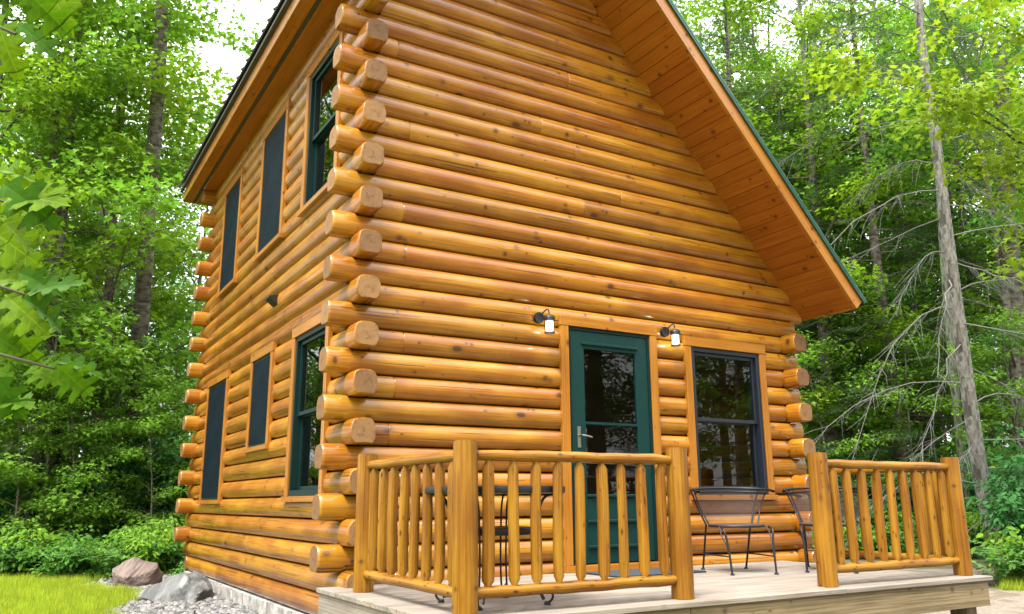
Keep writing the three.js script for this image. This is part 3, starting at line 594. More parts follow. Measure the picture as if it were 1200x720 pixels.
{
  const R = mulberry(55), g = new THREE.IcosahedronGeometry(1, 1), p = g.attributes.position;
  for (let i = 0; i < p.count; i++) { const k = 0.8 + 0.4 * hash(Math.round(p.getX(i) * 50), Math.round(p.getY(i) * 50 + p.getZ(i) * 31), 4); p.setXYZ(i, p.getX(i) * k, p.getY(i) * k * 0.6, p.getZ(i) * k); } g.computeVertexNormals();
  const N = 9000, im = shade(new THREE.InstancedMesh(g, mat({ roughness: 0.9, color: rgb(1, 1, 1) }), N)), m = new THREE.Matrix4(), q = new THREE.Quaternion(), c = new THREE.Color();
  for (let i = 0; i < N; i++) {
    let x, z; if (i < 6500) { z = -7.2 + R() * 7.6; x = -0.1 - R() * (1.05 + 0.25 * Math.sin(z * 1.7)); if (z < -6.3) x += R() * 2; } else { x = -0.4 + R() * 5.8; z = 1.9 + R() * 0.75; }
    const s = 0.012 + 0.022 * R() * R() + 0.006; q.setFromEuler(new THREE.Euler(R() * 0.6, R() * 6, R() * 0.6)); m.compose(V3(x, GY + 0.012 + s * 0.25 + R() * 0.012, z), q, V3(s * (0.8 + R() * 0.5), s, s * (0.8 + R() * 0.5))); im.setMatrixAt(i, m);
    const b = 0.045 + 0.16 * R(); im.setColorAt(i, c.setRGB(b, b * (0.92 + 0.06 * R()), b * (0.84 + 0.12 * R())));
  }
  im.name = 'gravel'; im.userData = { kind: 'stuff', label: 'grey and tan gravel stones along the foundation', category: 'gravel' }; scene.add(im);
}
console.log('objects done');

// ------------------------------------------------------------------ vegetation
const barkTex = makeTex(256, 512, (u, v) => { const n = fbm(u, v, 18, 8, 900, 4), m = fbm(u, v, 4, 6, 910, 3); return mix3(mix3([0.035, 0.028, 0.022], [0.16, 0.13, 0.105], clamp(0.5 + (n - 0.5) * 2.4)), [0.12, 0.13, 0.09], 0.5 * smooth(0.5, 0.7, m)); });
const lichenTex = makeTex(256, 512, (u, v) => { const n = fbm(u, v, 14, 20, 920, 4), m = fbm(u, v, 6, 9, 930, 4); return mix3(mix3([0.0962, 0.0851, 0.0703], [0.2812, 0.2664, 0.2368], clamp(0.5 + (n - 0.5) * 2.0)), [0.06, 0.05, 0.04], 0.85 * smooth(0.58, 0.7, m)); });
const bark = mat({ map: barkTex, bumpMap: barkTex, bumpScale: 0.03, roughness: 0.95 }), lichenBark = mat({ map: lichenTex, bumpMap: lichenTex, bumpScale: 0.015, roughness: 0.95 });
const greenBark = mat({ map: lichenTex, color: rgb(0.72, 0.85, 0.62), roughness: 0.95, bumpMap: lichenTex, bumpScale: 0.01 });
const twigM = mat({ color: rgb(0.135, 0.13, 0.115), roughness: 0.9 }), darkTwig = mat({ color: rgb(0.06, 0.05, 0.035), roughness: 0.95 });
const leafMat = (r, g, b, t = 0.42) => mat({ color: rgb(r, g, b), roughness: 0.96, transmission: t, thickness: 0, side: THREE.DoubleSide, specularIntensity: 0.15, clearcoat: 0.18, clearcoatRoughness: 0.3 });
// leaf outlines in a unit leaf: stem at the origin, tip at (0, 1)
const OUT = {
  maple: [[0, 0], [0.42, 0.02], [0.30, 0.24], [0.58, 0.46], [0.20, 0.55], [0, 1]],
  oval: [[0, 0], [0.16, 0.2], [0.26, 0.48], [0.16, 0.78], [0, 1]],
  oak: [[0, 0], [0.05, 0.06], [0.16, 0.10], [0.30, 0.17], [0.24, 0.20], [0.13, 0.25], [0.12, 0.31], [0.26, 0.34], [0.44, 0.42], [0.38, 0.45], [0.40, 0.50], [0.28, 0.49], [0.15, 0.50], [0.14, 0.57], [0.28, 0.61], [0.42, 0.70], [0.34, 0.70], [0.35, 0.76], [0.22, 0.73], [0.11, 0.74], [0.13, 0.82], [0.17, 0.90], [0.07, 0.88], [0, 1]],
};
function leafTris(kind, fold = 0.25, curl = 0.2) {   // fan from the midrib; returns arrays of positions (x across, y up out of the blade, z along)
  const o = OUT[kind], tris = [];
  for (const s of [-1, 1]) for (let i = 0; i < o.length - 1; i++) {
    const [ax, ay] = o[i], [bx, by] = o[i + 1], P = (x, y) => [s * x, Math.abs(x) * fold - curl * y * y, y], ma = P(0, ay), mb = P(0, by), a = P(ax, ay), b = P(bx, by);
    const push = (u, v, w) => s > 0 ? tris.push(u, v, w) : tris.push(u, w, v);
    if (ax > 0.001) push(ma, mb, a); if (bx > 0.001) push(a, mb, b);
  }
  return tris;
}
function spray(seed, kind, n, radius, size, flat, droop) {
  const R = mulberry(seed), base = leafTris(kind, 0.22, 0.28), pos = [], m = new THREE.Matrix4(), q = new THREE.Quaternion(), v = V3();
  for (let i = 0; i < n; i++) {
    const a = R() * 6.283, r = Math.sqrt(R()) * radius, s = size * (0.7 + 0.6 * R());
    q.setFromEuler(new THREE.Euler((R() - 0.5) * flat + droop, 1.57 - a + (R() - 0.5) * 1.8, (R() - 0.5) * flat, 'YXZ'));
    m.compose(V3(Math.cos(a) * r, (R() - 0.5) * radius * 0.5 - r * 0.25, Math.sin(a) * r), q, V3(s, s, s));
    for (const t of base) { v.set(...t).applyMatrix4(m); pos.push(v.x, v.y, v.z); }
  }
  const g = new THREE.BufferGeometry(); g.setAttribute('position', new THREE.Float32BufferAttribute(pos, 3)); g.computeVertexNormals(); return g;
}
const S = { maple: spray(1, 'maple', 20, 0.36, 0.092, 0.9, 0.25), mapleB: spray(2, 'maple', 18, 0.38, 0.1, 1.1, 0.3), oval: spray(3, 'oval', 28, 0.36, 0.085, 0.9, 0.2), shrub: spray(4, 'oval', 24, 0.26, 0.088, 1.0, 0.3), far: spray(6, 'oval', 30, 0.6, 0.15, 1.0, 0.3) };
function needleSpray(seed) {                          // a flat drooping conifer twig, fine needles as slim blades
  const R = mulberry(seed), pos = [];
  const blade = (a, b, w) => { const d = b.clone().sub(a), s = d.clone().cross(V3(R() - 0.5, 1, R() - 0.5)).normalize().multiplyScalar(w); pos.push(a.x - s.x, a.y - s.y, a.z - s.z, a.x + s.x, a.y + s.y, a.z + s.z, b.x, b.y, b.z); };
  const L = 0.8;
  blade(V3(0, 0, 0), V3(0, -0.18, L), 0.006);
  for (let i = 0; i < 16; i++) {
    const t = 0.06 + 0.9 * i / 16, sd = i % 2 ? 1 : -1, a = V3(0, -0.18 * t * t, L * t), l = (0.34 * (1 - t) + 0.1) * (0.7 + 0.5 * R()), e = a.clone().add(V3(sd * l * 0.75, -0.12 * l - 0.05 * R(), l * 0.62));
    blade(a, e, 0.004);
    const k = Math.round(l * 34);
    for (let j = 0; j < k; j++) { const f = (j + R()) / k, c = a.clone().lerp(e, f), nd = V3((R() - 0.5) * 1.6, (R() - 0.3) * 0.6, (R() - 0.2)).normalize().multiplyScalar(0.045); blade(c, c.clone().add(nd), 0.0055); }
  }
  const g = new THREE.BufferGeometry(); g.setAttribute('position', new THREE.Float32BufferAttribute(pos, 3)); g.computeVertexNormals(); return g;
}
S.needle = needleSpray(8);
const L = { bright: leafMat(0.20, 0.335, 0.014, 0.5), mid: leafMat(0.14, 0.28, 0.018, 0.5), deep: leafMat(0.09, 0.225, 0.024, 0.48), yellow: leafMat(0.20, 0.29, 0.012, 0.5), shrub: leafMat(0.045, 0.165, 0.032, 0.42), fern: leafMat(0.085, 0.225, 0.026, 0.45), needle: leafMat(0.07, 0.125, 0.04, 0.3) };

function instanced(name, geo, m, list, R, parent, vary = 0.28) {
  const im = shade(new THREE.InstancedMesh(geo, m, list.length)), c = new THREE.Color();
  list.forEach((x, i) => { im.setMatrixAt(i, x); const b = 1 + (R() - 0.5) * vary * 2, h = (R() - 0.5) * vary * 0.8; im.setColorAt(i, c.setRGB(b * (1 + h), b, b * (1 - h * 0.5))); });
  im.name = name; im.userData = { kind: 'stuff' }; parent.add(im); return im;
}
const placed = (p, yaw, tilt, tdir, s) => new THREE.Matrix4().compose(p, new THREE.Quaternion().setFromEuler(new THREE.Euler(tilt * Math.cos(tdir), yaw, tilt * Math.sin(tdir), 'YXZ')), V3(s, s, s));
// a broadleaf tree at the origin: trunk with limbs, and a crown of leaf sprays carried by the limbs
function broadleaf(seed, o) {
  const R = mulberry(seed), g = new THREE.Group(); g.userData = {};
  const H = o.h, geos = [], pts = [], rad = [], bend = [(R() - 0.5) * (o.bend ?? 0.5), (R() - 0.5) * (o.bend ?? 0.5)], ph = R() * 6;
  const axis = (t) => V3(bend[0] * t * t * 2 + 0.1 * Math.sin(t * 5 + ph) * (o.bend ?? 0.5), t * H, bend[1] * t * t * 2 + 0.1 * Math.cos(t * 4 + ph) * (o.bend ?? 0.5));
  for (let i = 0; i <= 12; i++) { const t = i / 12; pts.push(axis(t)); rad.push(o.r * (1 - 0.86 * t) * (i === 0 ? 1.35 : 1) + 0.006); }
  pts[0].y = -0.1;
  geos.push(taper(pts, rad, 9, 0.8, R()));
  const list = [], nl = o.limbs ?? 22;
  for (let i = 0; i < nl; i++) {
    const t = o.base + (0.97 - o.base) * ((i + R()) / nl), az = i * 2.4 + R() * 0.9, prof = Math.sin(Math.PI * clamp(0.12 + 0.84 * (t - o.base) / (1 - o.base))) ** 0.6, len = o.R * (0.55 + 0.55 * R()) * prof + 0.25, rise = (0.15 + 0.55 * R()) * (o.rise ?? 1);
    const a = axis(t), b = a.clone().add(V3(Math.cos(az) * len, len * rise, Math.sin(az) * len)), mid = a.clone().lerp(b, 0.5).add(V3((R() - 0.5) * 0.2, len * 0.07, (R() - 0.5) * 0.2));
    const r0 = o.r * 0.3 * (1 - 0.8 * t) + 0.008; geos.push(taper([a, a.clone().lerp(mid, 0.5).add(V3(0, 0.02, 0)), mid, b], [r0, r0 * 0.75, r0 * 0.5, 0.004], 5, 0.8, R(), false));
    const ns = Math.round(o.n * (0.4 + len) / (nl * (0.4 + o.R * 0.72)));
    for (let k = 0; k < ns; k++) {
      const f = 0.22 + 0.85 * Math.sqrt(R()), sp = 0.16 + 0.34 * len * 0.5, p = (f < 0.5 ? a.clone().lerp(mid, f * 2) : mid.clone().lerp(b, f * 2 - 1)).add(V3((R() + R() - 1) * sp * 1.3, (R() + R() - 1) * sp * 0.55, (R() + R() - 1) * sp * 1.3));
      list.push(placed(p, R() * 6.28, R() * (o.tilt ?? 0.55), R() * 6.28, (o.s ?? 1) * (0.7 + 0.6 * R())));
    }
  }
  part('trunk', mergeGeometries(geos), o.bark ?? bark, g);
  instanced('crown', S[o.spray], L[o.leaf], list, R, g);
  return g;
}
function conifer(seed, o) {
  const R = mulberry(seed), g = new THREE.Group(), geos = [], H = o.h; g.userData = {};
  const pts = [], rad = []; for (let i = 0; i <= 10; i++) { pts.push(V3(0.05 * Math.sin(i), H * i / 10 - (i ? 0 : 0.1), 0.05 * Math.cos(i * 1.3))); rad.push(o.r * (1 - 0.93 * i / 10)); } geos.push(taper(pts, rad, 8, 0.8, R()));
  const list = [], nb = o.nb;
  for (let i = 0; i < nb; i++) {
    const t = o.base + (0.98 - o.base) * (i + R()) / nb, az = R() * 6.28, len = o.R * (1.05 - t) * (0.7 + 0.5 * R()) + 0.2, a = V3(0, t * H, 0), b = a.clone().add(V3(Math.cos(az) * len, -len * (0.12 + 0.25 * R()), Math.sin(az) * len));
    const m = a.clone().lerp(b, 0.5).add(V3(0, len * 0.12, 0)); geos.push(taper([a, m, b], [0.022, 0.013, 0.004], 4, 0.8, R(), false));
    const k = Math.max(3, Math.round(len * (o.dens ?? 5)));
    for (let j = 0; j < k; j++) { const f = 0.2 + 0.8 * (j + R()) / k, p = f < 0.5 ? a.clone().lerp(m, f * 2) : m.clone().lerp(b, f * 2 - 1); list.push(placed(p, Math.PI / 2 - az + (R() - 0.5) * 2.2, 0.25 * R(), R() * 6.28, 0.7 + 0.6 * R())); }
  }
  part('trunk', mergeGeometries(geos), o.bark ?? bark, g); instanced('crown', S.needle, L.needle, list, R, g, 0.22); return g;
}
function shrub(seed, o) {
  const R = mulberry(seed), g = new THREE.Group(), geos = [], list = []; g.userData = {};
  for (let i = 0; i < o.stems; i++) {
    const az = R() * 6.28, sp = o.R * (0.3 + 0.7 * R()), h = o.h * (0.55 + 0.45 * R()), b = V3(Math.cos(az) * sp, h, Math.sin(az) * sp), a = V3(Math.cos(az) * 0.06, -0.03, Math.sin(az) * 0.06), m = V3(b.x * 0.35, h * 0.6, b.z * 0.35);
    geos.push(taper([a, m, b], [0.011, 0.008, 0.003], 4, 0.5, R(), false));
    for (let k = 0; k < o.n; k++) { const f = 0.12 + 0.9 * R(); const p = (f < 0.5 ? a.clone().lerp(m, f * 2) : m.clone().lerp(b, f * 2 - 1)).add(V3((R() - 0.5) * 0.4 * o.R, (R() - 0.5) * 0.2, (R() - 0.5) * 0.4 * o.R)); p.y = Math.max(0.05, p.y); list.push(placed(p, R() * 6.28, R() * 0.7, R() * 6.28, (o.s ?? 1) * (0.65 + 0.6 * R()))); }
  }
  part('stem', mergeGeometries(geos), darkTwig, g); instanced('foliage', S[o.spray ?? 'shrub'], L[o.leaf ?? 'shrub'], list, R, g); return g;
}
function fernGeo(seed) {
  const R = mulberry(seed), pos = [];
  for (let f = 0; f < 9; f++) {
    const az = f * 0.7 + R() * 0.4, len = 0.45 + 0.25 * R(), dx = Math.cos(az), dz = Math.sin(az), P = (t) => V3(dx * len * t, 0.5 * len * Math.sin(t * 2.2) + 0.03, dz * len * t);
    for (let i = 1; i < 15; i++) { const t = i / 15, c = P(t), w = 0.2 * len * Math.sin(Math.PI * (0.15 + 0.8 * t)); for (const s of [-1, 1]) { const e = c.clone().add(V3(-dz * s * w + dx * w * 0.35, -0.12 * w, dx * s * w + dz * w * 0.35)), q = V3(dx * 0.019, 0, dz * 0.019); pos.push(c.x - q.x, c.y, c.z - q.z, c.x + q.x * 1.4, c.y, c.z + q.z * 1.4, e.x, e.y, e.z); } }
  }
  const g = new THREE.BufferGeometry(); g.setAttribute('position', new THREE.Float32BufferAttribute(pos, 3)); g.computeVertexNormals(); return g;
}
const ferns = [fernGeo(1), fernGeo(2)];

// prototypes
const PROTO = {
  mapleTall: broadleaf(101, { h: 14, r: 0.15, base: 0.16, R: 2.6, n: 600, spray: 'maple', leaf: 'bright', limbs: 30 }),
  mapleMid: broadleaf(102, { h: 11, r: 0.11, base: 0.12, R: 2.2, n: 480, spray: 'mapleB', leaf: 'mid', limbs: 26 }),
  beech: broadleaf(103, { h: 12.5, r: 0.13, base: 0.14, R: 2.5, n: 480, spray: 'oval', leaf: 'deep', limbs: 28 }),
  ash: broadleaf(104, { h: 16, r: 0.17, base: 0.3, R: 2.7, n: 480, spray: 'oval', leaf: 'mid', limbs: 26 }),
  sapling: broadleaf(105, { h: 6, r: 0.045, base: 0.1, R: 1.5, n: 190, spray: 'maple', leaf: 'mid', limbs: 18, tilt: 0.35 }),
  farTree: broadleaf(106, { h: 17, r: 0.2, base: 0.08, R: 3.6, n: 400, spray: 'far', leaf: 'deep', limbs: 28 }),
  hemlock: conifer(107, { h: 15, r: 0.17, base: 0.1, R: 2.4, nb: 90, dens: 4 }),
};
const KIND = { mapleTall: 'maple_tree', mapleMid: 'maple_tree', beech: 'beech_tree', ash: 'broadleaf_tree', sapling: 'sapling', farTree: 'forest_tree', hemlock: 'hemlock_tree' };
const used = {};
const LOOK = { mapleTall: 'tall bright green maple', mapleMid: 'middle sized green maple', beech: 'deep green small leaved beech', ash: 'tall broadleaf tree with a high open crown', sapling: 'slender young maple sapling', farTree: 'broad dark green tree', hemlock: 'drooping dark hemlock' };
function plant(kind, p, turn, s, where, cat = 'tree') {
  const o = used[kind] ? PROTO[kind].clone() : PROTO[kind]; used[kind] = true;
  o.name = numbered(KIND[kind]); o.position.copy(p); o.rotation.y = turn; o.scale.setScalar(s);
  o.userData = { label: LOOK[kind] + ' ' + where, category: cat, group: LOOK[kind] + ' trees ' + where }; scene.add(o); return o;
}
const RV = mulberry(2024);
const W1 = 'in the woods behind the cabin lawn', W2 = 'in the woods beyond the porch end', W3 = 'across the clearing facing the cabin';
// woods behind the lawn
for (const [px, d, k, s] of [[-60, 13.5, 'mapleTall', 0.95], [30, 14.5, 'mapleTall', 1.0], [105, 15, 'mapleMid', 1.1], [-20, 17, 'beech', 1.05], [75, 18.5, 'mapleTall', 1.05], [210, 19, 'mapleMid', 0.8], [140, 20, 'beech', 1.0], [10, 22, 'mapleMid', 1.2], [-90, 20, 'mapleMid', 1.2], [60, 25, 'hemlock', 1.1], [115, 27, 'farTree', 0.8], [0, 29, 'farTree', 0.95], [200, 30, 'farTree', 0.5], [270, 31, 'farTree', 0.45], [60, 34, 'farTree', 1.0], [150, 36, 'farTree', 0.8], [-60, 30, 'farTree', 1.0], [235, 38, 'farTree', 0.6]]) plant(k, groundAt(px, d), RV() * 6.28, s * (0.95 + 0.1 * RV()), W1);
for (const [px, d, s] of [[50, 14, 0.8], [135, 15.2, 0.7], [195, 15.5, 0.62], [230, 17, 0.7], [-15, 15.8, 0.8], [95, 17, 0.85], [165, 18, 0.7], [20, 13.6, 0.55], [85, 13.8, 0.5], [118, 14.2, 0.6], [178, 14.0, 0.45], [205, 14.6, 0.55], [-30, 13.8, 0.7], [150, 16.8, 0.8], [60, 16.4, 0.9]]) plant('sapling', groundAt(px, d), RV() * 6.28, s, W1);
// woods beyond the porch
for (const [px, d, k, s] of [[990, 19, 'mapleMid', 1.0], [1045, 22, 'beech', 1.05], [955, 23, 'mapleTall', 0.9], [1095, 19.5, 'hemlock', 1.0], [1215, 16, 'beech', 0.95], [1175, 20, 'hemlock', 1.05], [1240, 21, 'mapleTall', 1.0], [900, 24, 'mapleMid', 1.25], [850, 27, 'mapleTall', 1.0], [1020, 27, 'mapleTall', 1.0], [1130, 26, 'mapleMid', 1.2], [790, 22, 'ash', 1.05], [870, 20.5, 'ash', 1.0], [925, 21, 'hemlock', 1.1], [1080, 23, 'beech', 1.2], [1000, 21, 'mapleMid', 1.2], [1150, 22, 'mapleTall', 1.1], [945, 19.5, 'mapleMid', 1.15], [1235, 18, 'mapleMid', 1.2], [1105, 28, 'farTree', 1.0], [860, 22, 'mapleTall', 1.1], [985, 18, 'mapleTall', 1.05], [930, 26, 'beech', 1.35], [890, 18, 'hemlock', 1.0], [1060, 17.5, 'hemlock', 1.0], [830, 25, 'mapleTall', 1.2], [800, 31, 'farTree', 0.95], [880, 33, 'farTree', 0.8], [960, 31, 'farTree', 0.85], [1060, 32, 'farTree', 0.9], [1150, 31, 'farTree', 0.9], [1230, 29, 'farTree', 1.0], [1010, 38, 'farTree', 0.9], [1110, 40, 'farTree', 1.0], [1200, 37, 'farTree', 1.0], [920, 40, 'farTree', 0.95], [1300, 20, 'mapleMid', 1.1], [1310, 27, 'farTree', 1]]) plant(k, groundAt(px, d), RV() * 6.28, s * (0.95 + 0.1 * RV()), W2);
for (const [px, d, s] of [[975, 17, 0.75], [1035, 18, 0.8], [1075, 16.8, 0.7], [1120, 17.5, 0.8], [1205, 14.5, 0.7], [1005, 20.5, 0.85]]) plant('sapling', groundAt(px, d), RV() * 6.28, s, W2);
// trees across the clearing: the panes and the varnish mirror them
for (const [x, z, k, s] of [[-4, 19, 'mapleTall', 1], [1, 21, 'beech', 1.1], [5.5, 19, 'mapleTall', 1.05], [9.5, 20.5, 'mapleMid', 1.3], [13, 17, 'beech', 1.1], [17, 13, 'mapleTall', 1], [15.5, 22, 'farTree', 0.9], [7, 26, 'farTree', 1], [-1, 27, 'farTree', 1], [20, 18, 'farTree', 0.9], [15, 10.5, 'mapleMid', 1.1], [15, 17.5, 'hemlock', 1.1], [17.6, 20.5, 'hemlock', 1.2], [12.5, 15, 'hemlock', 1.0], [20, 24, 'farTree', 1.15], [14, 20, 'farTree', 1.1], [21, 15, 'hemlock', 1.1], [20, 12, 'beech', 1.15], [23, 16, 'farTree', 1.0], [26, 21, 'farTree', 1.1], [17, 17, 'mapleMid', 1.2], [-21, 1, 'mapleTall', 1], [-22, -8, 'beech', 1.1], [-18, -15, 'mapleMid', 1.1], [-24, 9, 'farTree', 0.9]]) plant(k, V3(x, GY, z), RV() * 6.28, s, W3);

// single trunks that the picture shows clearly
function poleTree(name, label, pts, rad, m, crownFrom, seed, leaf, sprayName) {
  const t = thing(name, label, 'tree', [pts[0].x, GY, pts[0].z]), R = mulberry(seed), o = pts[0].clone().setY(GY);
  const c = new THREE.CatmullRomCurve3(pts.map((p) => p.clone().sub(o))), P = [], Q = []; for (let i = 0; i <= 24; i++) { const f = i / 24; P.push(c.getPoint(f)); Q.push(rad[0] + (rad[1] - rad[0]) * f + (i === 0 ? 0.03 : 0) + (R() - 0.5) * 0.006); }
  part('trunk', taper(P, Q, 14, 1.0, R()), m, t);
  if (crownFrom !== null) { const list = []; for (let i = 0; i < 160; i++) { const f = crownFrom + (1 - crownFrom) * R(), p = c.getPoint(f), a = R() * 6.28, r = 0.2 + 1.5 * R(); list.push(placed(p.add(V3(Math.cos(a) * r, (R() - 0.3) * 0.8, Math.sin(a) * r)), R() * 6.28, 0.5 * R(), R() * 6.28, 0.7 + 0.5 * R())); } instanced('crown', S[sprayName], L[leaf], list, R, t); }
  return t;
}
poleTree('pine_tree', 'tall straight rough barked trunk rising from shrubs behind the cabin lawn', [groundAt(146, 16), at(152, 560, 16), at(163, 400, 16), at(178, 200, 16), at(189, 30, 16), at(194, -150, 16)], [0.185, 0.1], bark, 0.72, 41, 'mid', 'maple');
poleTree('pine_tree', 'slim dark forked looking trunk deep in the shrubs behind the lawn', [groundAt(62, 15.6), at(64, 540, 15.6), at(66, 420, 15.6), at(62, 250, 15.6), at(66, 60, 15.6)], [0.11, 0.07], bark, 0.8, 43, 'mid', 'maple');
poleTree('birch_tree', 'thin leaning greenish trunk close beside the tall grey spruce', [groundAt(1150, 16), at(1136, 600, 16), at(1122, 480, 16), at(1108, 330, 16), at(1098, 150, 16), at(1094, 0, 16)], [0.085, 0.05], greenBark, 0.75, 45, 'mid', 'mapleB');
poleTree('pine_tree', 'thick dark trunk in the shade beyond the grey spruce', [groundAt(1210, 17), at(1203, 560, 17), at(1192, 400, 17), at(1182, 240, 17), at(1172, 60, 17)], [0.2, 0.13], bark, null, 47);

// the grey spruce with dead lower limbs
{
  const dep = 13, line = [groundAt(1169, dep), at(1158, 600, dep), at(1141, 500, dep), at(1124, 380, dep), at(1111, 280, dep), at(1099, 180, dep), at(1083, 70, dep), at(1076, 0, dep), at(1070, -120, dep)];
  const t = poleTree('spruce_tree', 'tall grey barked spruce with long bare drooping dead limbs', line, [0.132, 0.045], lichenBark, null, 51);
  const R = mulberry(53), o = t.position.clone(), c = new THREE.CatmullRomCurve3(line.map((p) => p.clone().sub(o)));
  const right = V3(1, 0, 0).applyQuaternion(camera.quaternion).setY(0).normalize(), fwd = V3(0, 0, -1).applyQuaternion(camera.quaternion).setY(0).normalize();
  const list = [];
  for (let i = 0; i < 38; i++) {
    const f = 0.12 + 0.85 * (i + 0.5 * R()) / 38, a = c.getPoint(f), live = f > 0.62, sd = i % 2 ? 1 : -1, az = (R() - 0.5) * 1.9, dir = right.clone().multiplyScalar(sd * Math.cos(az)).addScaledVector(fwd, Math.sin(az));
    const len = (live ? 1.5 : 0.9) + 1.9 * R() * (sd < 0 ? 1.15 : 0.8), dr = live ? 0.1 + 0.3 * R() : (sd < 0 ? 0.35 + 0.85 * R() : 0.1 + 0.55 * R()), arch = (R() - 0.25) * 0.3, kx = (R() - 0.5) * 0.5;
    const pts = []; for (let k = 0; k <= 7; k++) { const s = k / 7; pts.push(a.clone().addScaledVector(dir, len * s).add(V3((R() - 0.5) * 0.1 + kx * s * s, len * (arch * Math.sin(s * 2.6) - dr * (0.35 * s + 0.65 * s * s)) + (R() - 0.5) * 0.05, (R() - 0.5) * 0.1))); }
    const geos = [taper(pts, pts.map((_, k) => 0.0095 * (1 - k / 8) + 0.002), 5, 1, R(), false)], cv = new THREE.CatmullRomCurve3(pts);
    for (let k = 0; k < (sd < 0 ? 30 : 18); k++) { const s = 0.2 + 0.8 * R(), p = cv.getPoint(s), l = 0.25 + 0.55 * R() * (1.15 - s), e = p.clone().addScaledVector(dir, l * (0.3 + 0.5 * R())).add(V3((R() - 0.5) * l, -l * (0.35 + 0.7 * R()), (R() - 0.5) * l)), mdl = p.clone().lerp(e, 0.5).add(V3((R() - 0.5) * 0.06, 0.05 * l, (R() - 0.5) * 0.06)); geos.push(taper([p, mdl, e], [0.0042, 0.003, 0.0018], 3, 1, R(), false)); }
    part(live ? 'limb' : 'dead_limb', mergeGeometries(geos), twigM, t);
    if (live || R() < 0.25) for (let k = 0; k < (live ? 14 : 3); k++) { const s = 0.15 + 0.85 * R(), p = cv.getPoint(s); list.push(placed(p, Math.atan2(dir.x, dir.z) + (R() - 0.5) * 2, 0.3 * R(), R() * 6.28, 0.55 + 0.5 * R())); }
  }
  instanced('crown', S.needle, L.needle, list, R, t, 0.2);
}

// bright maple reaching in from beyond the right edge, at the porch end
{
  const t = thing('maple_tree', 'light yellow green maple whose low boughs cross the grey spruce', 'tree', [0, 0, 0]), base = groundAt(1330, 11.5); t.position.copy(base);
  const R = mulberry(61), tip = at(1300, -150, 11.5).sub(base), pts = []; for (let i = 0; i <= 8; i++) pts.push(V3(0, 0, 0).lerp(tip, i / 8).add(V3(0.06 * Math.sin(i * 2), i ? 0 : -0.1, 0.05 * Math.cos(i))));
  const geos = [taper(pts, pts.map((_, i) => 0.12 * (1 - 0.09 * i)), 9, 0.8, 0)], list = [];
  const bough = (h, px, py, dep, n) => {
    const a = V3(0, 0, 0).lerp(tip, h), b = at(px, py, dep).sub(base), m = a.clone().lerp(b, 0.55).add(V3(0, 0.35, 0)), cv = new THREE.CatmullRomCurve3([a, m, b]), P = cv.getPoints(10); geos.push(taper(P, P.map((_, i) => 0.03 * (1 - i / 10.5)), 5, 0.8, 0, false));
    for (let i = 0; i < n; i++) { const s = 0.35 + 0.65 * R(), p = cv.getPoint(s).add(V3((R() + R() - 1) * 0.75, (R() + R() - 1) * 0.2 - 0.05, (R() + R() - 1) * 0.75)); list.push(placed(p, R() * 6.28, R() * 0.4, R() * 6.28, 0.7 + 0.4 * R())); }
  };
  bough(0.5, 985, 75, 10.2, 36); bough(0.45, 1090, 90, 10.4, 24); bough(0.38, 1150, 150, 10.5, 22); bough(0.62, 1130, 10, 10.6, 18); bough(0.32, 1180, 210, 10.6, 14); bough(0.28, 1195, 290, 10.6, 12); bough(0.7, 1190, -30, 10.5, 14); bough(0.55, 1205, 100, 10.3, 18);
  part('trunk', mergeGeometries(geos), bark, t); instanced('crown', S.maple, L.yellow, list, R, t, 0.2);
}

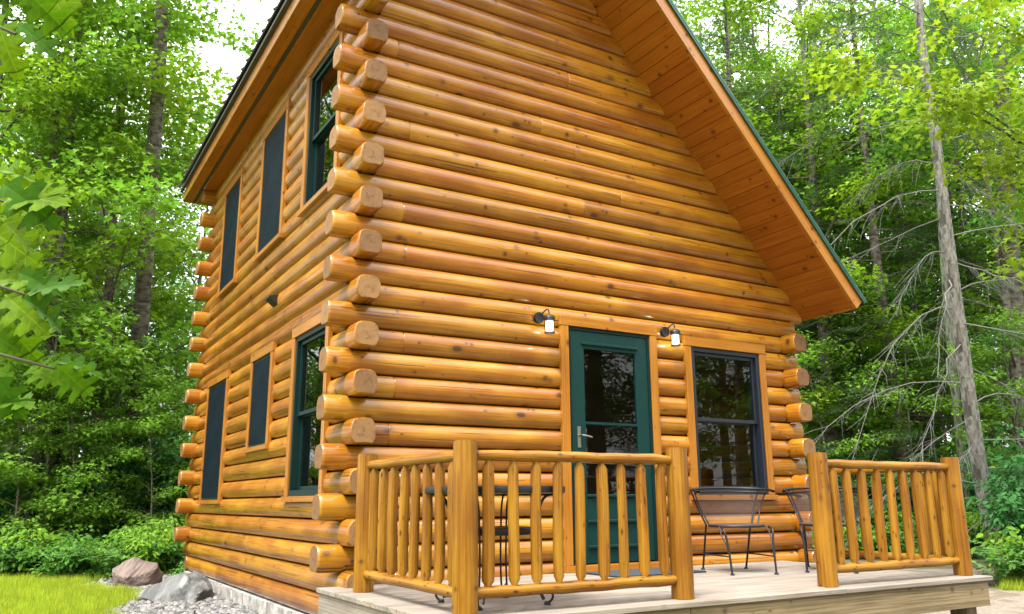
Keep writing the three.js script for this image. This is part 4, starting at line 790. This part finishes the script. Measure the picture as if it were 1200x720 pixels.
// red oak close to the lens at the left: its trunk stands outside the frame
{
  const base = V3(-4.3, GY, 3.6), t = thing('oak_tree', 'young oak whose large lobed leaves hang beside the lawn', 'tree', [base.x, base.y, base.z]), R = mulberry(71);
  const tip = V3(0.25, 4.6, 0.1), tr = []; for (let i = 0; i <= 8; i++) tr.push(V3(0.05 * Math.sin(i), -0.1 * (i === 0) + tip.y * i / 8, 0.05 * Math.cos(i * 1.4)));
  part('trunk', taper(tr, tr.map((_, i) => 0.075 * (1 - 0.09 * i)), 9, 0.8, 0), bark, t);
  const tri = leafTris('oak', 0.16, 0.2);
  const geo = [0.2, 0.36, 0.5].map((curl, gi) => { const p = []; for (const v of leafTris('oak', 0.12 + 0.16 * gi, curl)) p.push(...v); p.push(-0.008, 0, -0.22, 0.008, 0, -0.22, 0, 0.004, 0.02); const g = new THREE.BufferGeometry(), q = []; for (let i = 0; i < p.length; i += 3) q.push(p[i] + 0.5, p[i + 2]); g.setAttribute('position', new THREE.Float32BufferAttribute(p, 3)); g.setAttribute('uv', new THREE.Float32BufferAttribute(q, 2)); g.computeVertexNormals(); return g; });
  const veinTex = makeTex(256, 256, (u, v) => { const x = Math.abs(u - 0.5), rib = 1 - smooth(0.004, 0.016, x), k = ((v - x * 0.75) * 7.5) % 1, side = x < 0.36 ? (1 - smooth(0.03, 0.09, Math.abs(k - 0.5))) * 0.75 : 0, n = fbm(u, v, 9, 9, 990, 4); const g = 0.72 + 0.45 * (n - 0.5); return mix3([g, g, g], [1, 0.98, 1], Math.max(rib, side)); });
  const om = [leafMat(0.12, 0.24, 0.003, 0.5), leafMat(0.055, 0.15, 0.006, 0.4), leafMat(0.15, 0.265, 0.003, 0.5), leafMat(0.09, 0.20, 0.004, 0.45)]; for (const m of om) { m.map = veinTex; m.clearcoat = 0.05; m.color.multiplyScalar(0.9); } 
  const right = V3(1, 0, 0).applyQuaternion(camera.quaternion), up = V3(0, 1, 0).applyQuaternion(camera.quaternion), back = V3(0, 0, 1).applyQuaternion(camera.quaternion);
  // branches: height on the trunk, then the pixel and depth where the twig ends
  const twigs = [[2.1, [8, 238], 2.25], [1.85, [28, 345], 2.2], [1.6, [62, 432], 2.2], [1.4, [0, 480], 2.1], [2.6, [18, 40], 2.0]];
  const brs = twigs.map(([h, [px, py], dep]) => { const a = V3(0, h, 0), b = at(px, py, dep).sub(base), m = a.clone().lerp(b, 0.55).add(V3(0, 0.12, 0)); return part('branch', taper(new THREE.CatmullRomCurve3([a, m, b]).getPoints(10), Array.from({ length: 11 }, (_, i) => 0.012 * (1 - i / 12) + 0.0015), 6, 0.5, 0, false), darkTwig, t); });
  // leaves: twig, stem pixel, tip pixel, depth, tilt of the blade about its midrib
  const LV = [[0, [8, 232], [82, 226], 2.2, 0.9], [0, [2, 215], [72, 262], 2.2, 0.5], [0, [0, 250], [60, 200], 2.3, -0.5], [0, [5, 262], [52, 300], 2.15, 1.0], [0, [-25, 260], [42, 305], 2.3, 0.4], [0, [-5, 200], [42, 196], 2.35, 1.0],
    [1, [30, 345], [104, 318], 2.2, 1.05], [1, [20, 320], [78, 338], 2.25, 0.8], [1, [25, 350], [92, 378], 2.15, 0.9], [1, [5, 345], [58, 392], 2.2, 0.5], [1, [-10, 330], [45, 316], 2.3, 0.9], [1, [2, 370], [36, 430], 2.25, 0.3], [1, [-20, 385], [30, 415], 2.2, 0.6],
    [2, [66, 424], [130, 430], 2.2, 1.2], [2, [66, 428], [118, 474], 2.15, 0.55], [2, [60, 422], [38, 428], 2.2, 0.9], [2, [52, 400], [60, 372], 2.25, 0.7], [2, [45, 396], [22, 442], 2.3, 0.4], [2, [35, 430], [74, 446], 2.3, 0.9],
    [3, [-5, 440], [30, 503], 2.1, 0.35], [3, [-15, 460], [18, 500], 2.15, 0.5], [3, [-25, 430], [26, 440], 2.2, 0.8], [3, [0, 470], [38, 466], 2.15, 1.0],
    [4, [28, -12], [86, 44], 1.9, 0.35], [4, [20, 28], [76, 66], 2.0, 0.9], [4, [2, 40], [20, 98], 2.0, 0.4], [4, [55, -20], [72, 18], 2.0, 0.5], [4, [-12, 20], [8, 75], 2.1, 0.4]];
  LV.forEach(([b, p0, p1, dep, tilt], i) => {
    const A = at(p0[0], p0[1], dep + (R() - 0.5) * 0.06), B = at(p1[0], p1[1], dep + (R() - 0.5) * 0.16), z = B.clone().sub(A), len = z.length() * 0.9; z.normalize();
    let y = up.clone().multiplyScalar(Math.sin(tilt)).addScaledVector(back, Math.cos(tilt)).addScaledVector(right, (R() - 0.5) * 0.4); y.sub(z.clone().multiplyScalar(y.dot(z))).normalize(); const x = y.clone().cross(z);
    const lf = part('leaf', geo[i % 3], om[Math.floor(R() * 4)], brs[b]); const w = 0.8 + 0.25 * R();
    lf.applyMatrix4(new THREE.Matrix4().makeBasis(x.multiplyScalar(len * w), y.multiplyScalar(len), z.multiplyScalar(len)).setPosition(A.sub(base)));
  });
}

// undergrowth
const SH = [shrub(201, { h: 1.5, R: 0.75, stems: 9, n: 9 }), shrub(202, { h: 1.0, R: 0.7, stems: 8, n: 8, leaf: 'mid' }), shrub(203, { h: 2.2, R: 0.9, stems: 10, n: 11, leaf: 'shrub' }), shrub(204, { h: 0.6, R: 0.55, stems: 8, n: 7, leaf: 'fern', spray: 'shrub', s: 0.8 })];
const shUsed = [];
const SHL = ['waist high dark leafy shrub', 'low green leafy shrub', 'tall dark leafy shrub', 'low bright green leafy plant'];
function putShrub(k, p, s, where) { const o = shUsed[k] ? SH[k].clone() : SH[k]; shUsed[k] = true; o.name = numbered(k === 3 ? 'leafy_plant' : 'shrub'); o.position.copy(p); o.rotation.y = RV() * 6.28; o.scale.setScalar(s); o.userData = { label: SHL[k] + ' ' + where, category: k === 3 ? 'plant' : 'shrub', group: SHL[k] + 's ' + where }; scene.add(o); }
for (let i = 0; i < 96; i++) { const px = -60 + 330 * ((i * 0.618) % 1), row = i % 4, d = (row ? 13.2 + row * 0.9 : 12.0 + 0.8 * RV()) + RV() * 0.8; if (row === 0 && RV() < 0.3) continue; putShrub(row === 0 ? (RV() < 0.35 ? 1 : 3) : (row === 1 ? (RV() < 0.6 ? 0 : 1) : 2), groundAt(px, d), row === 0 ? 0.45 + 0.75 * RV() : 0.6 + 0.7 * RV(), 'at the forest edge behind the lawn'); }
for (let i = 0; i < 60; i++) { const px = 940 + 340 * ((i * 0.618) % 1), row = i % 4, d = (px > 1188 ? 10.0 : 15) + row * 1.0 + RV() * 0.8; putShrub(row === 0 ? (RV() < 0.4 ? 1 : 3) : (row === 1 ? 0 : 2), groundAt(px, d), 0.75 + 0.4 * RV(), 'at the forest edge beyond the porch'); }
// ferns, singly
for (let i = 0; i < 30; i++) {
  const left = i < 18, px = left ? 10 + 220 * ((i * 0.618) % 1) : 1150 + 90 * ((i * 0.618) % 1), d = left ? 12.2 + 1.9 * RV() : 10.3 + 1.4 * RV(), p = groundAt(px, d);
  const o = shade(new THREE.Mesh(ferns[i % 2], L.fern)); o.name = numbered('fern'); o.position.copy(p); o.rotation.y = RV() * 6.28; o.scale.setScalar(0.9 + 0.5 * RV());
  o.userData = { label: left ? 'bright green fern at the edge of the lawn' : 'bright green fern beside the sand path', category: 'fern', group: left ? 'ferns along the lawn' : 'ferns along the sand path' }; scene.add(o);
}
// lawn grass
{
  const R = mulberry(88), pos = []; for (let i = 0; i < 26; i++) { const a = R() * 6.28, r = R() * 0.07, x = Math.cos(a) * r, z = Math.sin(a) * r, h = 0.035 + 0.06 * R(), w = 0.0035, b = R() * 6.28, lx = (R() - 0.5) * 0.06, lz = (R() - 0.5) * 0.06; pos.push(x - Math.cos(b) * w, 0, z - Math.sin(b) * w, x + Math.cos(b) * w, 0, z + Math.sin(b) * w, x + lx, h, z + lz); }
  const g = new THREE.BufferGeometry(); g.setAttribute('position', new THREE.Float32BufferAttribute(pos, 3)); g.computeVertexNormals();
  const list = []; for (let i = 0; i < 9000; i++) { const z = -9.9 + 8 * R(), edge = -1.05 - 0.25 * Math.sin(z * 1.7), x = z < -7.1 ? -5 + 8.5 * R() : -5 + (edge + 5) * R(); list.push(placed(V3(x, GY + 0.004, z), R() * 6.28, 0.1, 0, 0.7 + 0.7 * R())); }
  for (let i = 0; i < 700; i++) { const p = groundAt(1160 + 120 * R(), 9.9 + 2.2 * R()); list.push(placed(p.setY(GY + 0.01), R() * 6.28, 0.1, 0, 0.9 + 0.8 * R())); }
  const im = instanced('grass', g, leafMat(0.30, 0.38, 0.022, 0.45), list, R, scene, 0.3); im.userData = { kind: 'stuff', label: 'short bright green lawn grass', category: 'grass' };
}
renderer.render(scene, camera);
